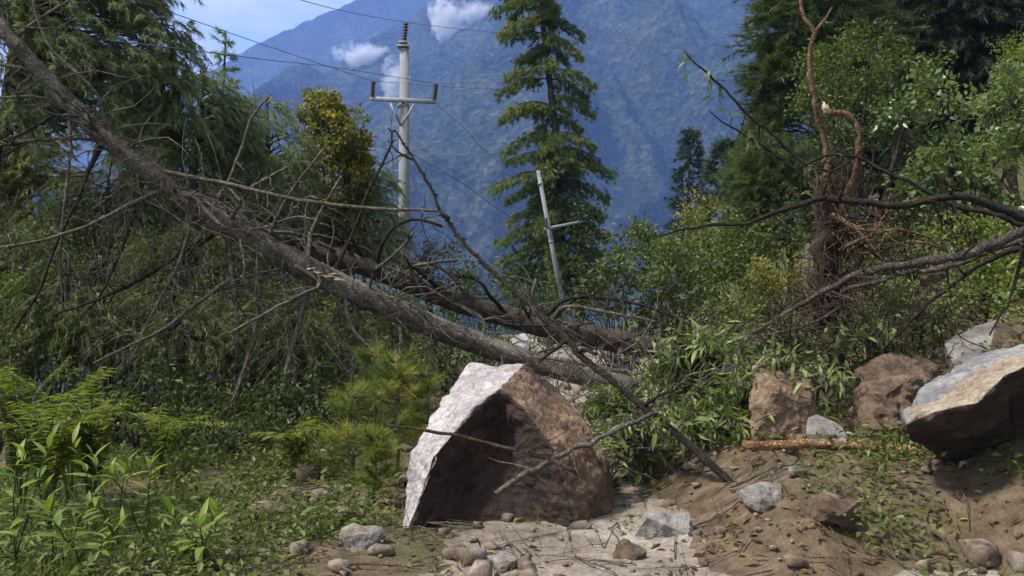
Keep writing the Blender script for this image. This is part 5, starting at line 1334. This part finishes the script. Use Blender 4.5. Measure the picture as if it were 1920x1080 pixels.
# ------------------------------------------------------------------ poles and wires
def box(c, sx, sy, sz, rot=0.0):
    v = np.array([(x, y, z) for x in (-.5, .5) for y in (-.5, .5) for z in (-.5, .5)]) * (sx, sy, sz)
    R = np.array(((math.cos(rot), 0, math.sin(rot)), (0, 1, 0), (-math.sin(rot), 0, math.cos(rot))))
    return v @ R.T + c, np.array([(0, 1, 3, 2), (4, 6, 7, 5), (0, 4, 5, 1), (2, 3, 7, 6), (0, 2, 6, 4), (1, 5, 7, 3)])
def box_obj(name, c, s, mat, parent, rot=0.0):
    V, Fq = box(np.asarray(c, float), *s, rot)
    me = mesh_np(name, V, Fq); bm = bmesh.new(); bm.from_mesh(me); bmesh.ops.bevel(bm, geom=bm.edges[:], offset=min(s) * .12, segments=1, affect='EDGES'); bm.to_mesh(me); bm.free()
    return part(name, me, mat, parent)
def insulator(name, a, b, parent, r=.078):
    a = np.asarray(a); b = np.asarray(b); n = 22; f = np.linspace(0, 1, n)
    pts = a + (b - a) * f[:, None]; rad = r * (.55 + .45 * (np.arange(n) % 3 == 1)); rad[0] = rad[-1] = r * .35
    V, Fq = tube(pts, rad, 10)
    return part(name, mesh_np(name, V, Fq, None, True), M['porcelain'], parent)
d = 24.0; k = d / F
pb_ = gp(757, 0, d, -.3)
up = thing('utility_pole', pb_, 'grey concrete electricity pole with a steel crossarm and three dark insulators', 'utility pole')
top = P(758, 92, d)
V, Fq = tube(np.array([pb_, pb_ * .5 + top * .5, top]), [.185, .155, .118], 20)
part('shaft', mesh_np('shaft', V, Fq, None, True), M['concrete'], up)
arm_l, arm_r = P(694, 185, d - .18), P(817, 191, d - .18)
ang = -math.atan2(arm_r[2] - arm_l[2], arm_r[0] - arm_l[0])
ca = box_obj('crossarm', (arm_l + arm_r) / 2, (np.linalg.norm(arm_r - arm_l), .09, .11), M['steel'], up, ang)
for a, b in (((732, 194), (752, 236)), ((777, 196), (752, 236))):
    A = P(*a, d - .25); Bp = P(*b, d - .2)
    V, Fq = tube(np.array([A, Bp]), [.03, .03], 4); part('brace', mesh_np('brace', V, Fq), M['steel'], ca)
insulator('insulator', P(698, 182, d - .18), P(700, 152, d - .18), ca)
insulator('insulator', P(814, 188, d - .18), P(818, 157, d - .18), ca)
insulator('insulator', P(758, 80, d), P(761, 42, d), up)
for y_, w in ((88, .30), (81, .22)):
    box_obj('bracket', P(756, y_, d), (w, .30, .05), M['steel'], up)
for y_ in range(230, 560, 30):     # step bolts
    c = P(757, y_, d); sg = 1 if (y_ // 30) % 2 else -1
    V, Fq = tube(np.array([c, c + np.array((sg * .27, 0, 0))]), [.011, .011], 6); part('step_bolt', mesh_np('step_bolt', V, Fq), M['steel'], up)
for y_, hh in ((420, .12),):
    box_obj('number_plate', P(755, y_, d - .16), (.16, .012, hh), M['steel'], up)
for y_ in (290, 199):
    c = P(757, y_, d); V, Fq = tube(np.array([c - (0, 0, .03), c + (0, 0, .03)]), [.158, .158], 16); part('band', mesh_np('band', V, Fq, None, True), M['steel'], up)
lp_t, lp_b = P(1009, 320, 31), P(1059, 590, 31)
lp_b2 = lp_t + (lp_b - lp_t) * 1.12
lp = thing('leaning_pole', lp_b2, 'thin pale power pole leaning in front of the layered conifer', 'utility pole')
V, Fq = tube(np.array([lp_t, (lp_t + lp_b2) / 2, lp_b2]), [.065, .085, .10], 14)
part('shaft', mesh_np('shaft', V, Fq, None, True), M['concrete'], lp)
A, Bp = P(1020, 429, 30.85), P(1092, 415, 30.85)
box_obj('crossarm', (A + Bp) / 2, (np.linalg.norm(Bp - A), .07, .085), M['steel'], lp, -math.atan2(Bp[2] - A[2], Bp[0] - A[0]))
insulator('insulator', P(1026, 426, 30.8), P(1024, 408, 30.8), lp, .055)
insulator('insulator', P(1088, 414, 30.8), P(1085, 397, 30.8), lp, .055)
for f in (.08, .44):
    c = lp_t + (lp_b2 - lp_t) * f; e = norm(lp_b2 - lp_t) * .03
    V, Fq = tube(np.array([c - e, c + e]), [.10, .10], 12); part('band', mesh_np('band', V, Fq, None, True), M['steel'], lp)
def wire(label, rows, r=.008):
    w = np.array([np.append(P(a, b, d_), r) for a, b, d_ in rows]); p = spline(w, 1.0)
    base = p[0, :3].copy(); V, Fq = tube(p[:, :3] - base, p[:, 3], 5)
    o = obj('power_line', mesh_np('power_line', V, Fq, None, True), M['wire'], label=label, cat='cable', group='overhead power lines'); o.location = base
wire('top wire running from the pole tip up to the left', [(761, 42, 24), (660, 24, 20), (565, 0, 16.5), (440, -45, 13)])
wire('wire from the left end of the crossarm up to the corner', [(699, 152, 23.8), (560, 106, 20), (420, 58, 17), (255, 0, 13.5), (120, -50, 11)])
wire('flatter wire from the right end of the crossarm toward the weeping pines', [(818, 157, 23.8), (640, 128, 20), (500, 112, 17), (350, 93, 14.5), (200, 75, 12)])
wire('top wire sagging away right behind the layered conifer', [(761, 42, 24), (934, 62, 33), (1200, 85, 50), (1480, 112, 75)])
wire('wire from the left crossarm end passing behind the conifer', [(699, 152, 23.8), (900, 166, 32), (1200, 178, 50), (1500, 190, 75)])
wire('wire from the right crossarm end toward the soft pine', [(818, 157, 23.8), (934, 156, 33), (1200, 165, 50), (1440, 166, 70)])
wire('low slack wire slanting from the pole to the leaning pole', [(765, 285, 23.9), (870, 345, 26), (958, 408, 28.5), (1028, 428, 30.8)], .010)
wire('thin stay wire dropping from the crossarm right side', [(817, 194, 23.8), (875, 245, 26), (930, 300, 28), (1010, 325, 31)], .007)

# ------------------------------------------------------------------ ground cover
def scatter_grass():
    n = 26000
    x = RNG.uniform(-8, 4, n); y = RNG.uniform(4.6, 18, n)
    den = np.clip((-x - 1.1) / 1.5, 0, 1); keep = RNG.random(n) < np.maximum(den, .06 * (x < 3.5))
    keep &= fbm(x * .8 + 4, y * .8, 3) > -.25
    x, y = x[keep], y[keep]; n = len(x)
    B = np.stack([x, y, gz(x, y) - .01], -1)
    rep = 4; B = np.repeat(B, rep, 0) + RNG.normal(0, .03, (n * rep, 3)) * (1, 1, 0); n *= rep
    V, Ft = needles(B, RNG.normal(0, .45, (n, 3)) * (1, 1, .2) + np.array((0, 0, 1.)), RNG.uniform(.08, .32, n), RNG.uniform(.006, .012, n))
    tag(obj('grass', mesh_np('grass', V, Ft, np.repeat(RNG.random(n), 3)), M['grass']), 'rough grass along the left verge', 'grass', None, 'stuff')
scatter_grass()
def scatter_leaves():
    n = 15000
    x = RNG.uniform(-7, 6, n); y = RNG.uniform(4.6, 16, n); keep = fbm(x * .9, y * .9 + 8, 3) > -.15
    x, y = x[keep], y[keep]; n = len(x)
    B = np.stack([x, y, gz(x, y) + .02], -1)
    D = RNG.normal(0, 1, (n, 3)) * (1, 1, .25)
    V, Ft = leaves(B, D, RNG.uniform(.04, .11, n), RNG.uniform(.015, .04, n), .8, .2, .2)
    tag(obj('leaf_litter', mesh_np('leaf_litter', V, Ft, np.repeat(RNG.random(n), 4)), M['litter']), 'fallen leaves strewn over the earth and road', 'leaves', None, 'stuff')
    # low creeping plants
    n = 3600; x = np.where(RNG.random(n) < .6, RNG.uniform(-7, -.6, n), RNG.uniform(-1, 6.5, n)); y = RNG.uniform(4.8, 13, n)
    keep = ((x < -1.0) | (x > 1.9)) & (fbm(x * .7 + 11, y * .7, 3) > -.1)
    x, y = x[keep], y[keep]; n = len(x); per = 16
    C = np.stack([x, y, gz(x, y) + .08], -1)
    B = np.repeat(C, per, 0) + RNG.normal(0, 1, (n * per, 3)) * (.12, .12, .06)
    D = RNG.normal(0, 1, (n * per, 3)) * (1, 1, .5) + np.array((0, 0, .4)); n *= per
    V, Ft = leaves(B, D, RNG.uniform(.04, .10, n), RNG.uniform(.02, .045, n), .7, .2, .15)
    tag(obj('undergrowth', mesh_np('undergrowth', V, Ft, np.repeat(RNG.random(n), 4)), M['leaf']), 'low leafy ground cover on both verges', 'undergrowth', None, 'stuff')
scatter_leaves()
def scatter_rubble():
    ico = bmesh.new(); bmesh.ops.create_cube(ico, size=1.5)
    bmesh.ops.bevel(ico, geom=ico.edges[:], offset=.32, segments=1, affect='EDGES'); bmesh.ops.triangulate(ico, faces=ico.faces)
    iv = np.array([v.co[:] for v in ico.verts]); ifc = np.array([[v.index for v in f.verts] for f in ico.faces]); ico.free()
    n = 2800; x = RNG.uniform(-2.6, 6.5, n); y = 4.4 + RNG.random(n) ** 1.5 * 12
    s = .008 + RNG.pareto(1.8, n) * .013; s = np.minimum(s, .15)
    sc = s[:, None] * RNG.uniform(.6, 1.3, (n, 3)) * (1, 1, .7)
    V = iv[None] * (1 + RNG.normal(0, .2, (n, len(iv), 1))) * sc[:, None]
    a = RNG.uniform(0, 6.28, n); ca_, sa = np.cos(a)[:, None], np.sin(a)[:, None]
    V = np.stack([V[..., 0] * ca_ - V[..., 1] * sa, V[..., 0] * sa + V[..., 1] * ca_, V[..., 2]], -1)
    V += np.stack([x, y, gz(x, y) + s * .25 + .01], -1)[:, None]
    Ft = (np.arange(n)[:, None, None] * len(iv) + ifc[None]).reshape(-1, 3)
    tag(obj('rubble', mesh_np('rubble', V.reshape(-1, 3), Ft, None), M['rubble']), 'loose rubble and grit from the slide', 'rubble', None, 'stuff')
    mb = MB()
    for _ in range(520):
        x, y = rr.uniform(-4, 5.5), rr.uniform(4.8, 12); z = float(gz(x, y)); a = rr.uniform(0, 6.28); L = rr.uniform(.15, .8); r0 = rr.uniform(.003, .010)
        p = np.array([(x + math.cos(a) * L * f, y + math.sin(a) * L * f, 0) for f in (0, .3, .65, 1)]); p[:, :2] += RNG.normal(0, .03, (4, 2)); p[:, 2] = gz(p[:, 0], p[:, 1]) + r0 + np.array((.02, .03, .03, .02))
        mb.tube(p, [r0, r0 * .9, r0 * .7, r0 * .4], 4)
    tag(obj('twig_litter', mb.mesh('twig_litter'), M['branch']), 'broken twigs scattered over the ground', 'twigs', None, 'stuff')
scatter_rubble()

# ------------------------------------------------------------------ haze and mist
def vol_box(name, lo, hi, mat, label, cat):
    V, Fq = box((np.array(lo) + np.array(hi)) / 2., *(np.array(hi, float) - np.array(lo)))
    me = mesh_np(name, V, Fq); me.materials.append(mat)
    return tag(bpy.data.objects.new(name, me), label, cat, None, 'stuff')
m, t = mat_new('haze'); b = NB(t)
pv = b.n('ShaderNodeVolumePrincipled'); pv.inputs['Color'].default_value = (.25, .43, 1.0, 1); pv.inputs['Density'].default_value = .00024; pv.inputs['Anisotropy'].default_value = .0
o = b.n('ShaderNodeOutputMaterial'); b.l(pv.outputs[0], o.inputs['Volume'])
hz = vol_box('haze', (-7200, -80, -420), (7200, 8200, 1180), m, 'blue air in front of the far mountain', 'haze'); COL.objects.link(hz)
def mist(label, px, py, w, h, seed, dens, tilt=0.0):
    S = SURF[0]; sx_ = S[:, 0] / S[:, 1] * F + 960; sy_ = HOR - (S[:, 2] - CAMZ) / S[:, 1] * F
    near = (abs(sx_ - px) < 14) & (abs(sy_ - py) < 14)
    d_ = float(np.percentile(S[near, 1], 8)) - h / F * 1000
    c = P(px, py, d_); a, b2 = w / F * d_ / 2, h / F * d_ / 2
    bm = bmesh.new(); bmesh.ops.create_icosphere(bm, subdivisions=3, radius=1.0)
    for v in bm.verts:
        f = 1 + .35 * mnoise.fractal(v.co * 1.6 + Vector((seed * 3.3, 0, 0)), 1, 2, 3)
        x, y, z = v.co * f; x, z = x * a, z * b2
        v.co = (x * math.cos(tilt) - z * math.sin(tilt), y * min(a, b2) * .9, x * math.sin(tilt) + z * math.cos(tilt))
    me = bpy.data.meshes.new('mist'); bm.to_mesh(me); bm.free()
    m, t = mat_new('mist'); b = NB(t); pv = b.n('ShaderNodeVolumePrincipled'); pv.inputs['Color'].default_value = (.97, .98, 1, 1); pv.inputs['Anisotropy'].default_value = .2
    tcn = b.n('ShaderNodeTexCoord'); L = b.n('ShaderNodeVectorMath', operation='LENGTH')
    sc_ = b.n('ShaderNodeMapping'); sc_.inputs['Scale'].default_value = (1 / a, 1 / max(min(a, b2) * .9, 1), 1 / b2) if not tilt else (1 / max(a, b2),) * 3; b.l(tcn.outputs['Object'], sc_.inputs['Vector']); b.l(sc_.outputs[0], L.inputs[0])
    n = b.noise(3.2 / max(a, b2), 6, .65, tcn.outputs['Object'])
    s1 = b.n('ShaderNodeMath', operation='MULTIPLY_ADD'); b.l(L.outputs['Value'], s1.inputs[0]); s1.inputs[1].default_value = -.42; b.l(n, s1.inputs[2])
    mr = b.n('ShaderNodeMapRange'); mr.inputs[1].default_value = .18; mr.inputs[2].default_value = .46; mr.inputs[3].default_value = 0; mr.inputs[4].default_value = dens; b.l(s1.outputs[0], mr.inputs[0])
    b.l(mr.outputs[0], pv.inputs['Density'])
    o = b.n('ShaderNodeOutputMaterial'); b.l(pv.outputs[0], o.inputs['Volume'])
    me.materials.append(m)
    ob = bpy.data.objects.new('mist_wisp', me); COL.objects.link(ob); ob.location = c
    tag(ob, label, 'mist', 'mist wisps on the mountain', 'stuff')
mist('level wisp of mist on the slope left of the pole top', 678, 104, 130, 64, 1, .09)
mist('upright faint mist just behind the pole', 738, 150, 70, 120, 2, .06)
mist('slanting white mist streak in a gully above the crossarm', 836, 38, 60, 115, 3, .08, .35)
mist('mist patch close to the layered conifer near the top', 885, 22, 110, 60, 4, .06)
